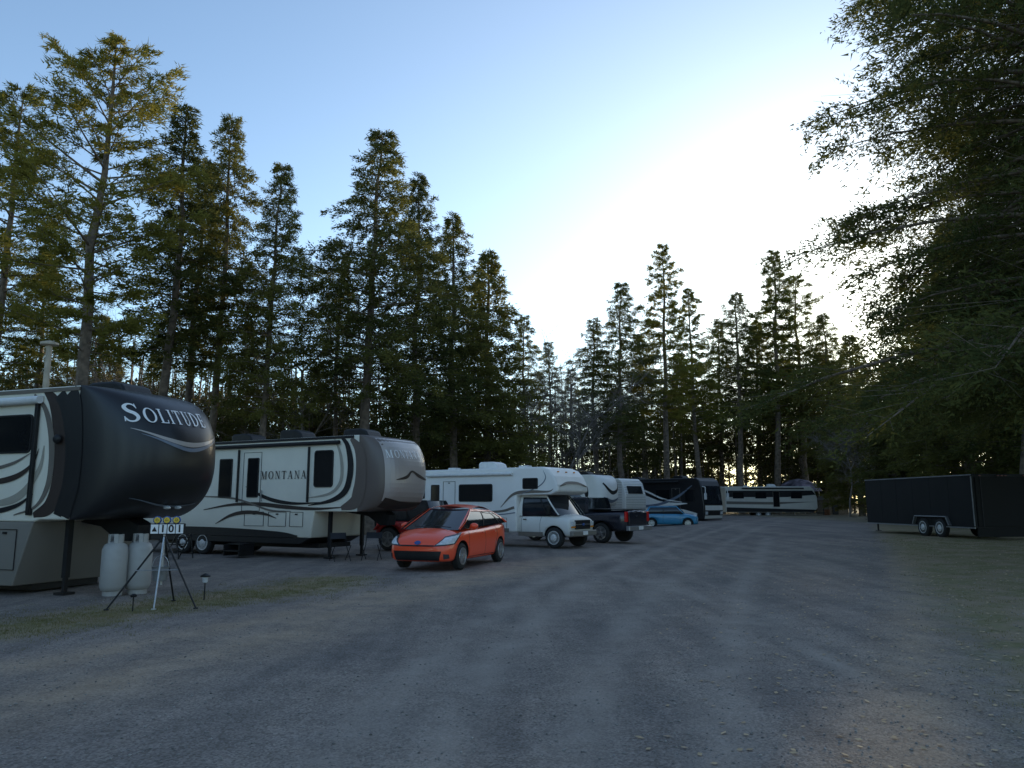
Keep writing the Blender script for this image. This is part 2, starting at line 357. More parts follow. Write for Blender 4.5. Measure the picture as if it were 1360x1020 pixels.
for yy in (-.16,.12):
    m=MB(); m.ell((1.18,yy,1.60),(.09,.04,.035)); m.build('marker_lamp',m_lens,lr)
for i,(px,lb) in enumerate(((152,'left white propane cylinder standing under the nose of the nearest trailer'),(185,'right white propane cylinder standing under the nose of the nearest trailer'))):
    Y=14.6+.3*i; x=XA(px,Y,.6)
    t=empty('propane_cylinder',(x,Y,0),0,lb,'gas cylinder','propane cylinders')
    m=MB(); m.lathe([(.08,.16),(.1,.20),(.18,.225),(.83,.225),(.92,.19),(.97,.10),(.99,.05)],n=24); m.build('tank',m_tank,t,smooth=True)
    m=MB(); m.lathe([(0,.17),(.09,.17)],n=20); m.build('foot_ring',m_tank,t)
    m=MB()
    for k in range(10):
        a=R(36*k+10)
        if k in (2,7): continue
        m.box((.12*math.cos(a),.12*math.sin(a),1.03),(.02,.075,.16),Matrix.Rotation(a,3,'Z'))
    m.build('collar',m_tank,t)
    m=MB(); m.cyl((0,0,.97),(0,0,1.08),.025); m.cyl((-.05,0,1.06),(.06,0,1.06),.018); m.build('valve',m_alum,t)

# B: second fifth wheel
lr=empty('fifth_wheel_trailer',(-4.0,24.09,0),-28,'cream fifth wheel trailer with brown and silver nose, behind the orange-red hatchback','camper trailer')
LB,HWB,TOPB,ZOB=10.5,1.22,3.70,1.42
bv=fifth(lr,LB,HWB,.42,ZOB,TOPB,1.9,1.14,m_cream,m_dark,m_bronze,q=2.6,p=3.0,zsk=.62)
yB=-HWB
v,f=patch([(0,-1.02,1.74),(0,1.15,1.70),(0,1.13,3.60),(0,-1.04,3.60)],18,14)
decal(bv,lr,'silver_panel',m_silver,v,f,(-1,0,0),.006)
serif_decal(bv,lr,'nose_lettering',m_letw,serif_text('MONTANA',.23,1.42,1.,.28),lambda p:(0,p[0]-.28,3.12+p[1]),(-1,0,0),.016)
S(m_brown,[(-.75,2.36,.01),(-.35,2.45,.05),(-.1,2.62,.03),(.25,2.5,.05),(.7,2.4,.03),(1.0,2.42,.005)],d=(-1,0,0),off=.012)
S(m_brown,[(-1.0,1.70,.14),(-.5,1.62,.12),(.2,1.60,.08),(.9,1.66,.03)],d=(-1,0,0),off=.012)
S(m_bronze,[(-.30,3.60,.06),(-.02,3.3,.15),(.10,2.9,.19),(.10,2.4,.20),(.04,2.0,.22),(-.1,1.7,.20),(-.6,1.52,.06)],off=.009)
S(m_dark,[(-.66,3.64,.04),(-.44,3.4,.08),(-.30,2.9,.11),(-.32,2.4,.11),(-.5,2.0,.10),(-1.0,1.75,.06),(-1.9,1.60,.012)],off=.011)
S(m_tan,[(-.95,3.6,.01),(-.72,3.2,.05),(-.62,2.7,.06),(-.69,2.25,.06),(-1.1,1.95,.04),(-2.0,1.82,.01)],off=.007)
S(m_brown,[(-6.5,1.45,.012),(-5.2,1.62,.04),(-4,1.64,.06),(-2.8,1.55,.06),(-1.6,1.50,.04),(-.4,1.56,.008)],off=.008)
S(m_dark,[(-4.6,2.2,.008),(-4.0,1.95,.045),(-3.3,1.75,.06),(-2.4,1.66,.04),(-1.3,1.7,.006)],off=.010)
S(m_taupe,[(-7,1.9,.01),(-5.4,1.85,.03),(-4.5,1.7,.03),(-3.5,1.45,.03),(-2.6,1.42,.01)],off=.009)
S(m_brown,[(-5.9,1.0,.01),(-5.2,1.28,.05),(-4.5,1.38,.06),(-3.7,1.33,.04),(-3.2,1.2,.008)],off=.009)
S(m_dark,[(-10,.76,.13),(-6,.76,.13),(-3.2,.71,.09),(-2.3,.66,.03)],off=.006)
rwin(lr,-1.72,-.96,2.15,3.28,yB,rad=.10)
rwin(lr,-4.55,-4.05,1.85,3.12,yB,rad=.05,name='door_window')
rwin(lr,-5.85,-5.25,1.85,3.12,yB,rad=.05)
rwin(lr,-8.2,-6.8,2.1,3.1,yB,rad=.08)
m=MB(); m.box((-1.93,yB-.04,2.55),(.06,.06,1.7)); m.build('awning_arm',m_black,lr,bevel=.01)
m=MB(); m.box((-4.95,yB-.04,2.55),(.06,.06,1.7)); m.build('awning_arm',m_black,lr,bevel=.01)
m=MB(); m.cyl((-9,yB-.08,3.50),(-.7,yB-.08,3.50),.06,n=12); m.build('awning_roll',m_dark,lr)
m=MB(); m.box((-LB/2-.1,yB-.01,TOPB-.05),(LB-.2,.03,.08)); m.build('roof_trim',m_dark,lr)
serif_decal(bv,lr,'side_lettering',m_letd,serif_text('MONTANA',.25,1.9,1.,.3),lambda p:(p[0]-2.98,0,2.55+p[1]),(0,1,0),.01)
for (a,b,c,d) in ((-3.55,-2.8,.95,1.40),(-2.65,-2.1,.95,1.40),(-4.6,-3.75,.95,1.40)): hatch(lr,a,b,c,d,yB)
hatch(lr,-4.75,-3.95,1.42,3.3,yB,name='entry_door',handle=False)
m=MB(); m.box((-3.88,yB-.03,1.9),(.03,.05,.35)); m.build('grab_handle',m_alum,lr)
for xx,hh_ in ((-.45,.26),(-3.1,.34),(-5.3,.30)): ac_unit(lr,xx,TOPB-.02,1.0,.7,hh_,y=-.5)
m=MB(); m.box((-4.35,yB-.3,.4),(.7,.45,.04)); m.box((-4.35,yB-.55,.2),(.7,.3,.04)); m.box((-4.68,yB-.4,.22),(.04,.6,.35)); m.box((-4.02,yB-.4,.22),(.04,.6,.35)); m.build('entry_step',m_black,lr)

# ---------------- generic cars
def car_body(root,st,paint,arches,sub=2,name='body'):
    b=MB(); rings=[]
    for (x,zs,zb,zt,hw) in st:
        h=zb-zs
        half=[(0,zs),(hw*.75,zs),(hw*.95,zs+.03),(hw*.99,zs+h*.3),(hw*1.0,zs+h*.62),(hw*.97,zs+h*.9),(hw*.90,zb+.01),(hw*.55,zt),(0,zt+.015)]
        ring=half+[(-p[0],p[1]) for p in half[-2:0:-1]]
        rings.append([(x,p[0],p[1]) for p in ring])
    n=len(rings[0]); v=[p for r in rings for p in r]; f=[]
    for k in range(len(rings)-1):
        for i in range(n): f.append((k*n+i,k*n+(i+1)%n,(k+1)*n+(i+1)%n,(k+1)*n+i))
    f.append(tuple(range(n))); f.append(tuple(range((len(rings)-1)*n,len(rings)*n)))
    b.add(v,f); o=b.build(name,[paint,m_black],None,smooth=True,sub=sub)
    for (x,z,r,y0,y1) in arches:
        for s in (-1,1):
            c=MB(); pts=[(x+r*math.cos(a),z+r*math.sin(a)) for a in [math.pi*i/20 for i in range(21)]]+[(x-r,-.3),(x+r,-.3)]
            c.prism(pts,s*y0,s*y1,mi=1); co=c.build('cut',[paint,m_black])
            md=o.modifiers.new('x','BOOLEAN'); md.object=co; md.operation='DIFFERENCE'; md.solver='EXACT'
            me=evalmesh(o); o.modifiers.clear(); o.data=me; bpy.data.objects.remove(co)
    bv=bvh_of(o.data); o.parent=root
    return o,bv
def cabin(root,A,B,C,D,wb,wr,paint,splits=(.5,),crown=.03,pil=.05,tint=None):
    gl=tint or m_tint
    def sd(u,v,s,off=0):
        bx=A[0]+(D[0]-A[0])*u; bz=A[1]+(D[1]-A[1])*u; tx=B[0]+(C[0]-B[0])*u; tz=B[1]+(C[1]-B[1])*u
        return (bx+(tx-bx)*v, s*(wb+(wr-wb)*v+.05*math.sin(v*math.pi)+off), bz+(tz-bz)*v)
    bow=.13
    def ws(u,v,off=0):
        return (A[0]+(B[0]-A[0])*v-bow*u*u*(1-.4*v)+off, u*(wb+(wr-wb)*v), A[1]+(B[1]-A[1])*v+off*.6)
    def rw(u,v,off=0):
        return (D[0]+(C[0]-D[0])*v+bow*.6*u*u-off, u*(wb+(wr-wb)*v), D[1]+(C[1]-D[1])*v+off*.4)
    def gridm(fn,us,vs):
        v=[fn(a,b) for b in vs for a in us]; n=len(us); return v,[(j*n+i,j*n+i+1,(j+1)*n+i+1,(j+1)*n+i) for j in range(len(vs)-1) for i in range(n-1)]
    L_=lambda a,b,n:[a+(b-a)*i/n for i in range(n+1)]
    m=MB(); m.add(*gridm(ws,L_(-1,1,10),L_(-.05,1,5))); m.build('windshield',gl,root,smooth=True)
    m=MB(); m.add(*gridm(rw,L_(-1,1,10),L_(-.05,1,5))); m.build('rear_window',gl,root,smooth=True)
    ed=[0]+list(splits)+[1]
    for s in (-1,1):
        for a,b in zip(ed,ed[1:]):
            m=MB(); m.add(*gridm(lambda u,v:sd(u,v,s),L_(a,b,6),L_(-.05,1,5))); m.build('side_window',gl,root,smooth=True)
    m=MB()
    us=L_(-1,1,10); xs=L_(0,1,10); vv=[]
    for t in xs:
        for u in us:
            bx=-bow*.6*u*u*(1-t)+bow*.36*u*u*t
            vv.append((B[0]+(C[0]-B[0])*t+bx, u*(wr+.02), B[1]+(C[1]-B[1])*t+crown*(1-u*u)*1.0+crown*1.2*math.sin(math.pi*t)+.012))
    n=len(us); m.add(vv,[(j*n+i,j*n+i+1,(j+1)*n+i+1,(j+1)*n+i) for j in range(10) for i in range(n-1)])
    for s in (-1,1):
        def pillar(u0,u1,w,mi=0):
            a=[];ff=[]
            for k in range(7):
                v=-.03+1.05*k/6; uu=u0+(u1-u0)*v
                a+= [sd(max(0,uu-w),v,s,.014),sd(min(1,uu+w),v,s,.014)]
                if k: ff.append((2*k-2,2*k-1,2*k+1,2*k))
            m.add(a,ff)
        wl=abs(D[0]-A[0]); w=pil/wl
        pillar(w*.6,w*1.2,w); pillar(1-w*1.6,1-w*1.6,w*1.6)
        a=[];ff=[]
        for k in range(11):
            u=k/10; a+= [sd(u,.90,s,.014),sd(u,1.03,s,.014)]
            if k: ff.append((2*k-2,2*k-1,2*k+1,2*k))
        m.add(a,ff)
        for fn,e in ((ws,.93),(rw,.88)):
            a=[];ff=[]
            for k in range(6):
                v=-.03+1.05*k/5; a+=[fn(s*1.0,v,.012),fn(s*e,v,.012)]
                if k: ff.append((2*k-2,2*k-1,2*k+1,2*k))
            m.add(a,ff)
    m.build('roof',paint,root,smooth=True)
    for s in (-1,1):
        for sp in splits:
            m=MB(); a=[];ff=[]
            for k in range(6):
                v=k/5; w=.035/abs(D[0]-A[0]); a+= [sd(sp-w,v,s,.010),sd(sp+w,v,s,.010)]
                if k: ff.append((2*k-2,2*k-1,2*k+1,2*k))
            m.add(a,ff); m.build('door_pillar',m_black,root,smooth=True)
def lamp(bv,root,name,mat,c4,d,off=.012,nu=8,nv=4):
    v,f=patch(c4,nu,nv); return decal(bv,root,name,mat,v,f,d,off)
def seams(bv,root,lines,d,mat=None,w=.006,name='door_seam'):
    for pts in lines:
        m=MB()
        v,f=strip([(a,b,w) for a,b in pts],6)
        v=[(a,0,b) for a,b in v]; v,f=project(bv,v,f,d,.003); m.add(v,f)
        m.build(name,mat or m_black,root)
def mirror(root,x,y,z,s,mat,sz=1.):
    m=MB(); m.ell((x,y+s*.09*sz,z),(.07*sz,.11*sz,.075*sz)); m.cyl((x,y-s*.03,z-.05),(x,y+s*.06,z-.01),.02,n=6); m.build('mirror',mat,root,smooth=True)

# Red hatchback
fx,fy=G(604,757); rx,ry=G(664,745)
yaw=math.degrees(math.atan2(fy-ry,fx-rx))
car=empty('hatchback_car',(0,0,0),yaw,'orange-red compact hatchback parked nose toward the camera in the open gravel','car')
d=Vector((math.cos(R(yaw)),math.sin(R(yaw)))); left=Vector((-d.y,d.x))
mid=Vector(((fx+rx)/2,(fy+ry)/2)); c0=mid-left*.80
car.location=(c0.x,c0.y,0); car.scale=(1.08,1.07,1.08)
st=[(2.02,.30,.50,.53,.50),(1.98,.22,.60,.63,.68),(1.84,.19,.71,.77,.79),(1.45,.18,.83,.92,.835),(1.05,.18,.89,1.0,.845),(.5,.18,.91,.97,.85),(-.5,.18,.94,.97,.85),(-1.3,.18,.99,1.01,.845),(-1.75,.20,1.02,1.04,.80),(-1.93,.26,1.0,1.02,.72),(-1.99,.34,.9,.93,.60)]
bo,bvc=car_body(car,st,m_red,[(1.22,.31,.365,.62,1.0),(-1.33,.31,.365,.62,1.0)])
cabin(car,(1.34,.94),(.25,1.40),(-1.08,1.36),(-1.92,1.04),.775,.585,m_red,splits=(.47,.82),crown=.06)
for xx in (1.22,-1.33):
    for s in (-1,1): wheel(car,xx,s*.735,.305,.19,s,'alloy')
lamp(bvc,car,'lower_grille',m_black,[(2,-.56,.24),(2,.56,.24),(2,.62,.45),(2,-.62,.45)],(-1,0,0),.008,14,4)
lamp(bvc,car,'upper_grille',m_black,[(2,-.42,.555),(2,.42,.555),(2,.46,.585),(2,-.46,.585)],(-1,0,0),.008,14,2)
m=MB(); m.ell((1.98,0,.64),(.015,.085,.055),Matrix.Rotation(R(-35),3,'Y')); m.build('badge',m_blp,car,smooth=True)
for s in (-1,1):
    dd=(-.8,-s*.6,0)
    lamp(bvc,car,'headlight',m_cabin,[(2.02,s*.42,.555),(1.72,s*.86,.60),(1.36,s*.92,.86),(1.74,s*.60,.77)],dd,.010,10,8)
    lamp(bvc,car,'headlight_lens',m_lens,[(1.98,s*.48,.585),(1.74,s*.83,.62),(1.50,s*.90,.80),(1.78,s*.62,.74)],dd,.018,10,8)
    lamp(bvc,car,'fog_light',m_cabin,[(2,s*.66,.27),(2,s*.75,.29),(2,s*.75,.38),(2,s*.66,.39)],(-1,0,0),.010,4,3)
    mirror(car,.82,s*.86,1.0,s,m_red)
    lamp(bvc,car,'tail_light',m_rlens,[(-2,s*.55,.75),(-2,s*.74,.75),(-2,s*.74,1.0),(-2,s*.58,1.0)],(1,0,0),.012,4,6)
    seams(bvc,car,[[(.80,.88),(.84,.6),(.82,.3)],[(-.22,.93),(-.22,.6),(-.2,.28)],[(-1.0,.96),(-1.08,.75),(-.92,.5),(-.9,.28)],[(.82,.27),(-.9,.27)]],(0,-s,0))
    for xh in (-.02,-.85):
        m=MB(); m.box((xh,s*.858,.82),(.16,.03,.03)); m.build('door_handle',m_red,car,bevel=.008)
m=MB(); m.tube([(1.31,.55,.975),(1.24,.1,1.01)],.008,6); m.build('wiper',m_black,car)
m=MB(); m.tube([(1.31,0,.985),(1.24,-.45,.995)],.008,6); m.build('wiper',m_black,car)

# Red off-roader with black hard top, behind the hatchback
jp=empty('off_road_vehicle',(-2.95,28.3,0),-25,'deep red off-roader with black hard top, mostly hidden behind the orange-red hatchback','car')
st=[(2.0,.55,.85,.88,.60),(1.95,.5,.95,1.0,.62),(1.2,.45,1.0,1.08,.70),(.7,.42,1.03,1.1,.78),(.3,.42,1.05,1.08,.80),(-1.8,.42,1.05,1.07,.80),(-1.95,.45,1.03,1.05,.78)]
bo,bvj=car_body(jp,st,m_dred,[(1.35,.40,.48,.45,1.0),(-1.25,.40,.48,.45,1.0)],sub=1)
cabin(jp,(.62,1.08),(.25,1.74),(-1.85,1.72),(-1.93,1.06),.76,.68,m_black,splits=(.42,.75),crown=.015)
for xx in (1.35,-1.25):
    for s in (-1,1):
        wheel(jp,xx,s*.76,.40,.26,s,'alloy')
        m=MB(); m.prism([(xx-.62,.72),(xx-.42,.93),(xx+.42,.93),(xx+.66,.78),(xx+.62,.74),(xx+.4,.88),(xx-.4,.88),(xx-.58,.70)],s*.62,s*.92); m.build('fender',m_dred,jp,bevel=.015)
m=MB(); m.box((2.12,0,.58),(.14,1.5,.16)); m.build('bumper',m_black,jp,bevel=.02)
for s in (-1,1):
    m=MB(); m.lathe([(0,.10),(.03,.09),(.04,.02)],c=(1.99,s*.45,.86),axis='X'); m.build('headlight',m_lens,jp)
    mirror(jp,.5,s*.82,1.2,s,m_black,1.1)
m=MB()
for i in range(7): m.box((2.0,-.24+.08*i,.86),(.03,.04,.22))
m.build('grille',m_black,jp)
m=MB(); m.cyl((-2.08,.1,.95),(-2.26,.1,.95),.37,n=24); m.build('spare_wheel',m_rub,jp)

# C: class C motorhome
fx,fy=G(741,728); yaw=-35; WX=.42
d=Vector((math.cos(R(yaw)),math.sin(R(yaw)))); left=Vector((-d.y,d.x)); c0=Vector((fx,fy))+left*.95-d*WX
mh=empty('motorhome',(c0.x-.15,c0.y,0),yaw,'white cab-over motorhome with side windows, beside the dark pickup','motorhome')
hw=1.15; TOPC=3.04; LC=6.6
b=MB(); b.prism([(-LC,.55),(-1.15,.55),(-1.15,1.96),(.40,1.98),(.74,2.10),(.72,2.35),(.56,2.68),(.32,2.93),(0,TOPC),(-LC,TOPC)],-hw,hw); b.build('body',m_white,mh,bevel=.07,seg=3)
bvm=BVHTree.FromPolygons([Vector(x) for x in b.v],[tuple(x) for x in b.f])
st=[(1.10,.46,.98,1.00,.84),(1.08,.42,1.04,1.07,.90),(.95,.40,1.10,1.17,.93),(.62,.38,1.15,1.26,.95),(.1,.38,1.18,1.28,.96),(-1.2,.38,1.2,1.28,.97),(-1.3,.38,1.2,1.28,.97)]
bo,bvk=car_body(mh,st,m_offw,[(WX,.38,.45,.5,1.2)],sub=1,name='cab')
cabin(mh,(.66,1.24),(.08,1.95),(-1.1,1.97),(-1.18,1.2),.92,.83,m_offw,splits=(.30,),crown=.0)
for s in (-1,1):
    wheel(mh,WX,s*.85,.38,.24,s,'steel'); wheel(mh,-4.4,s*.98,.38,.24,s,'steel')
    m=MB(); m.box((.28,s*1.08,1.42),(.08,.18,.30)); m.tube([(.38,s*.9,1.3),(.28,s*1.03,1.35)],.02,6); m.build('mirror',m_black,mh,bevel=.02)
    seams(bvk,mh,[[(-.15,1.2),(-.2,.85),(-.2,.45)],[(-1.05,1.2),(-1.05,.45)],[(-.2,.45),(-1.05,.45)]],(0,-s,0))
    m=MB(); m.box((-.88,s*.975,1.05),(.14,.03,.035)); m.build('door_handle',m_black,mh)
    m=MB(); m.box((1.125,s*.69,.90),(.05,.24,.17)); m.build('headlight',m_lens,mh,bevel=.01)
    m=MB(); m.box((1.12,s*.69,.775),(.05,.24,.06)); m.build('turn_signal',m_amber,mh,bevel=.01)
m=MB(); m.box((1.12,0,.86),(.05,1.12,.34)); m.build('grille',m_black,mh,bevel=.01)
m=MB(); m.box((1.15,0,.87),(.02,1.06,.02)); m.build('grille_bar',m_alum,mh)
m=MB(); m.ell((1.165,0,.87),(.015,.10,.05)); m.build('badge',m_blp,mh)
m=MB(); m.box((1.16,0,.54),(.16,1.8,.20)); m.build('bumper',m_skirt,mh,bevel=.04,seg=3)
m=MB(); m.box((1.25,0,.55),(.015,.34,.14)); m.build('licence_plate',m_letw,mh)
rwin(mh,-4.0,-2.3,1.72,2.42,-hw,rad=.08); rwin(mh,-5.5,-5.05,1.55,2.42,-hw,rad=.05); rwin(mh,-6.35,-5.85,1.85,2.35,-hw,rad=.05)
rwin(mh,-.85,-.15,2.2,2.62,-hw,rad=.06)
hatch(mh,-4.85,-4.2,.70,2.55,-hw,name='entry_door',mat=m_taupe,t=.02); hatch(mh,-3.8,-2.8,.68,1.1,-hw,mat=m_taupe); hatch(mh,-2.6,-1.6,.68,1.1,-hw,mat=m_taupe); hatch(mh,-6.3,-5.6,.68,1.1,-hw,mat=m_taupe)
Sm=lambda mat,pts,off=.006,d=(0,1,0):sstrip(bvm,mh,mat,pts,d,off)
Sm(m_taupe,[(-6.5,1.26,.03),(-4,1.28,.035),(-2,1.34,.045),(-1.25,1.5,.05)])
Sm(m_bluegrey,[(-6.5,1.12,.015),(-4,1.16,.02),(-2,1.22,.02),(-1.2,1.3,.02)],.008)
Sm(m_taupe,[(-1.9,1.5,.01),(-1.3,2.0,.05),(-.6,2.1,.06),(.3,2.1,.03),(.55,2.2,.005)],.007)
Sm(m_bluegrey,[(-.9,2.02,.01),(-.1,2.3,.02),(.2,2.6,.02),(.1,2.9,.005)],.009)
m=MB(); m.box((-4.0,-hw+.0,.62),(5.0,.03,.16)); m.build('skirt_stripe',m_taupe,mh)
m=MB(); m.box((-.62,-.975,.50),(1.1,.03,.16)); m.build('cab_trim',m_taupe,mh)
sstrip(bvm,mh,m_taupe,[(-1.0,2.30,.02),(-.4,2.42,.05),(.4,2.42,.05),(1.0,2.30,.02)],(-1,0,0),.02)
m=MB(); m.cyl((-5.7,-hw-.08,2.80),(-1.3,-hw-.08,2.80),.06,n=12); m.build('awning_roll',m_whtm,mh)
ac_unit(mh,-3.1,TOPC-.01,1.0,.75,.32,m_whtm)
for xx in (-5.2,-1.5):
    m=MB(); m.box((xx,0,TOPC+.055),(.4,.4,.13)); m.build('roof_vent',m_whtm,mh,bevel=.03)
for yy in (-.6,0,.6):
    m=MB(); m.ell((.42,yy,2.86),(.05,.06,.025)); m.build('clearance_lamp',m_amber,mh)

# D: pickup, tail toward camera
fx,fy=G(806,721); yaw=140
d=Vector((math.cos(R(yaw)),math.sin(R(yaw)))); left=Vector((-d.y,d.x)); c0=Vector((fx,fy))-left*.88+d*1.7
pk=empty('pickup_truck',(c0.x-.2,c0.y,0),yaw,'dark blue-black crew cab pickup showing its tailgate, beside the white motorhome','truck')
st=[(2.9,.62,.95,1.0,.80),(2.8,.5,1.08,1.14,.90),(2.2,.45,1.16,1.24,.97),(1.4,.42,1.2,1.28,.98),(.8,.42,1.22,1.28,.98),(-1.0,.42,1.24,1.3,.98),(-2.85,.5,1.30,1.38,.97),(-2.9,.5,1.3,1.38,.96)]
bo,bvp=car_body(pk,st,m_truck,[(1.9,.42,.50,.6,1.2),(-1.7,.42,.50,.6,1.2)],sub=1)
cabin(pk,(1.35,1.26),(.65,1.88),(-.95,1.88),(-1.05,1.28),.90,.76,m_truck,splits=(.5,),crown=.02)
for xx in (1.9,-1.7):
    for s in (-1,1): wheel(pk,xx,s*.86,.42,.27,s,'alloy')
m=MB(); m.box((-3.0,0,.62),(.18,1.85,.20)); m.build('rear_bumper',m_alum,pk,bevel=.03)
m=MB(); m.box((-3.10,0,.64),(.015,.32,.16)); m.build('licence_plate',m_letw,pk)
m=MB(); m.box((-2.93,0,1.02),(.05,1.45,.52)); m.box((-2.965,0,1.12),(.03,.30,.07)); m.build('tailgate',m_truck,pk,bevel=.02)
m=MB(); m.box((-1.95,0,1.405),(1.8,1.7,.04)); m.build('bed_cover',m_black,pk,bevel=.01)
for s in (-1,1):
    m=MB(); m.box((-2.90,s*.86,1.10),(.09,.17,.42)); m.build('tail_light',m_rlens,pk,bevel=.02)
    mirror(pk,1.05,s*.98,1.38,s,m_black,1.5)
    seams(bvp,pk,[[(.95,1.2),(.95,.55)],[(.1,1.2),(.1,.55)],[(-.8,1.2),(-.8,.55)],[(-1.02,1.25),(-1.02,.5)]],(0,-s,0))

# E: white fifth wheel with dark swooshes
lr=empty('fifth_wheel_trailer',(5.7,50.5,0),-38,'white fifth wheel trailer with dark swooshes on its nose, behind the dark pickup','camper trailer')
bv=fifth(lr,8.0,1.2,.42,1.4,3.45,1.9,1.0,m_white,m_taupe,m_white,q=2.8,p=3.2,zsk=.62)
S=lambda mat,pts,d=(0,1,0),off=.008,n=8,name='stripe':sstrip(bv,lr,mat,pts,d,off,n,name)
S(m_dark,[(-1.9,3.3,.05),(-1.1,3.15,.16),(-.5,2.8,.22),(-.25,2.3,.16),(-.25,1.8,.03)])
S(m_bluegrey,[(-3.5,1.9,.02),(-2.2,2.2,.12),(-1.2,2.2,.16),(-.6,1.9,.10),(-.4,1.6,.02)])
S(m_dark,[(-.9,2.9,.05),(-.5,2.5,.10),(0,2.3,.12),(.6,2.5,.09),(.9,3.0,.03)],d=(-1,0,0))
S(m_bluegrey,[(-.9,2.0,.04),(0,1.75,.10),(.9,2.0,.03)],d=(-1,0,0))
rwin(lr,-2.9,-2.0,2.1,3.0,-1.2); rwin(lr,-5.5,-4.2,2.0,3.0,-1.2)
ac_unit(lr,-1.0,3.43,.9,.7,.25); ac_unit(lr,-4.5,3.43,.9,.7,.25)
# F: white ribbed travel trailer
lr=empty('travel_trailer',(8.7,54.6,0),-45,'white ribbed travel trailer, front end on, left of the dark coach motorhome','camper trailer')
b=MB(); b.prism([(-7,.55),(-.25,.55),(0,.95),(.02,2.2),(-.25,3.05),(-.6,3.35),(-7,3.35)],-1.2,1.2); b.build('body',m_offw,lr,bevel=.05)
m=MB()
for i in range(22):
    z=.75+i*.115
    m.box((-3.6,-1.205,z),(6.6,.02,.02))
    if z<2.2: m.box((.02,0,z),(.02,2.3,.02))
    elif z<3.2: m.box((.02-(z-2.2)*.33,0,z),(.02,2.3,.02))
m.build('ribbing',m_taupe,lr)
m=MB(); m.box((-.06,0,2.55),(.03,1.7,.55),Matrix.Rotation(R(-17),3,'Y')); m.build('front_window',m_glass,lr)
rwin(lr,-2.6,-1.3,1.8,2.6,-1.22); rwin(lr,-5.6,-4.4,1.8,2.6,-1.22); hatch(lr,-3.8,-3.1,.7,2.7,-1.22,name='entry_door')
ac_unit(lr,-3,3.33,.9,.7,.3,m_whtm)
m=MB(); m.tube([(0,-.8,.5),(1.2,0,.5)],.05); m.tube([(0,.8,.5),(1.2,0,.5)],.05); m.cyl((1.1,0,.9),(1.1,0,.02),.04); m.build('tongue',m_black,lr)
for xx in (-3.6,-4.5):
    for s in (-1,1): wheel(lr,xx,s*1.08,.36,.22,s,'steel')

# G: class A coach
near=Vector((XA(934,60),60.)); yaw=-50
d=Vector((math.cos(R(yaw)),math.sin(R(yaw)))); left=Vector((-d.y,d.x)); c0=near+left*1.25
ca=empty('coach_motorhome',(c0.x,c0.y,0),yaw,'black and silver coach motorhome with tall windshield, behind the small blue car','motorhome')
b=MB(); b.prism([(-10.5,.35),(-.05,.35),(.06,.9),(.06,1.5),(-.12,2.9),(-.35,3.4),(-.7,3.6),(-10.5,3.6)],-1.25,1.25); b.build('body',m_navy,ca,bevel=.10,seg=4)
bv=BVHTree.FromPolygons([Vector(x) for x in b.v],[tuple(x) for x in b.f])
S=lambda mat,pts,d=(0,1,0),off=.008,n=8,name='stripe':sstrip(bv,ca,mat,pts,d,off,n,name)
S(m_offw,[(-10.3,1.0,.50),(-7,1.0,.50),(-4,1.0,.42),(-2,.9,.25),(-.6,.75,.1)],off=.007)
S(m_white,[(-10.3,2.4,.55),(-8,2.2,.55),(-6,1.9,.42),(-4,1.55,.2),(-1.5,1.6,.03)],off=.010)
S(m_bluegrey,[(-10.3,1.6,.15),(-7,1.35,.12),(-4.5,1.5,.10),(-2.5,2.1,.10),(-1.0,3.0,.03)],off=.013)
S(m_white,[(-9,3.3,.03),(-6,2.7,.07),(-4,2.0,.06),(-2,1.7,.02)],off=.015)
lamp(bv,ca,'windshield',m_tint,[(1,-1.12,1.55),(1,1.12,1.55),(1,1.08,2.95),(1,-1.08,2.95)],(-1,0,0),.02,10,8)
lamp(bv,ca,'grille',m_black,[(1,-.7,.7),(1,.7,.7),(1,.6,1.0),(1,-.6,1.0)],(-1,0,0),.02,4,3)
lamp(bv,ca,'nose_panel',m_offw,[(1,-1.12,1.08),(1,1.12,1.08),(1,1.12,1.45),(1,-1.12,1.45)],(-1,0,0),.015,6,3)
lamp(bv,ca,'lower_panel',m_offw,[(1,-1.14,.45),(1,1.14,.45),(1,1.14,.68),(1,-1.14,.68)],(-1,0,0),.015,6,3)
for s in (-1,1):
    lamp(bv,ca,'headlight',m_lens,[(1,s*.8,.75),(1,s*1.12,.75),(1,s*1.14,1.0),(1,s*.8,.98)],(-1,0,0),.02,4,3)
    m=MB(); m.tube([(-.1,s*1.2,2.9),(.35,s*1.42,2.85),(.38,s*1.45,2.4)],.035,6); m.box((.38,s*1.45,2.15),(.12,.2,.5)); m.build('mirror',m_whtm,ca,bevel=.02)
    wheel(ca,-1.9,s*1.1,.5,.3,s,'alloy'); wheel(ca,-7.6,s*1.1,.5,.3,s,'alloy')
rwin(ca,-1.7,-.8,1.75,2.7,-1.25); rwin(ca,-4.6,-3.2,1.9,2.7,-1.25); rwin(ca,-7.5,-6.2,2.0,2.8,-1.262); hatch(ca,-3.0,-2.2,.5,2.8,-1.25,name='entry_door',mat=m_silver)
ac_unit(ca,-3,3.58,1.0,.8,.25); ac_unit(ca,-7.5,3.58,1.0,.8,.25)
m=MB(); m.cyl((-7,-1.36,3.3),(-2.2,-1.36,3.3),.08,n=12); m.build('awning_roll',m_black,ca)

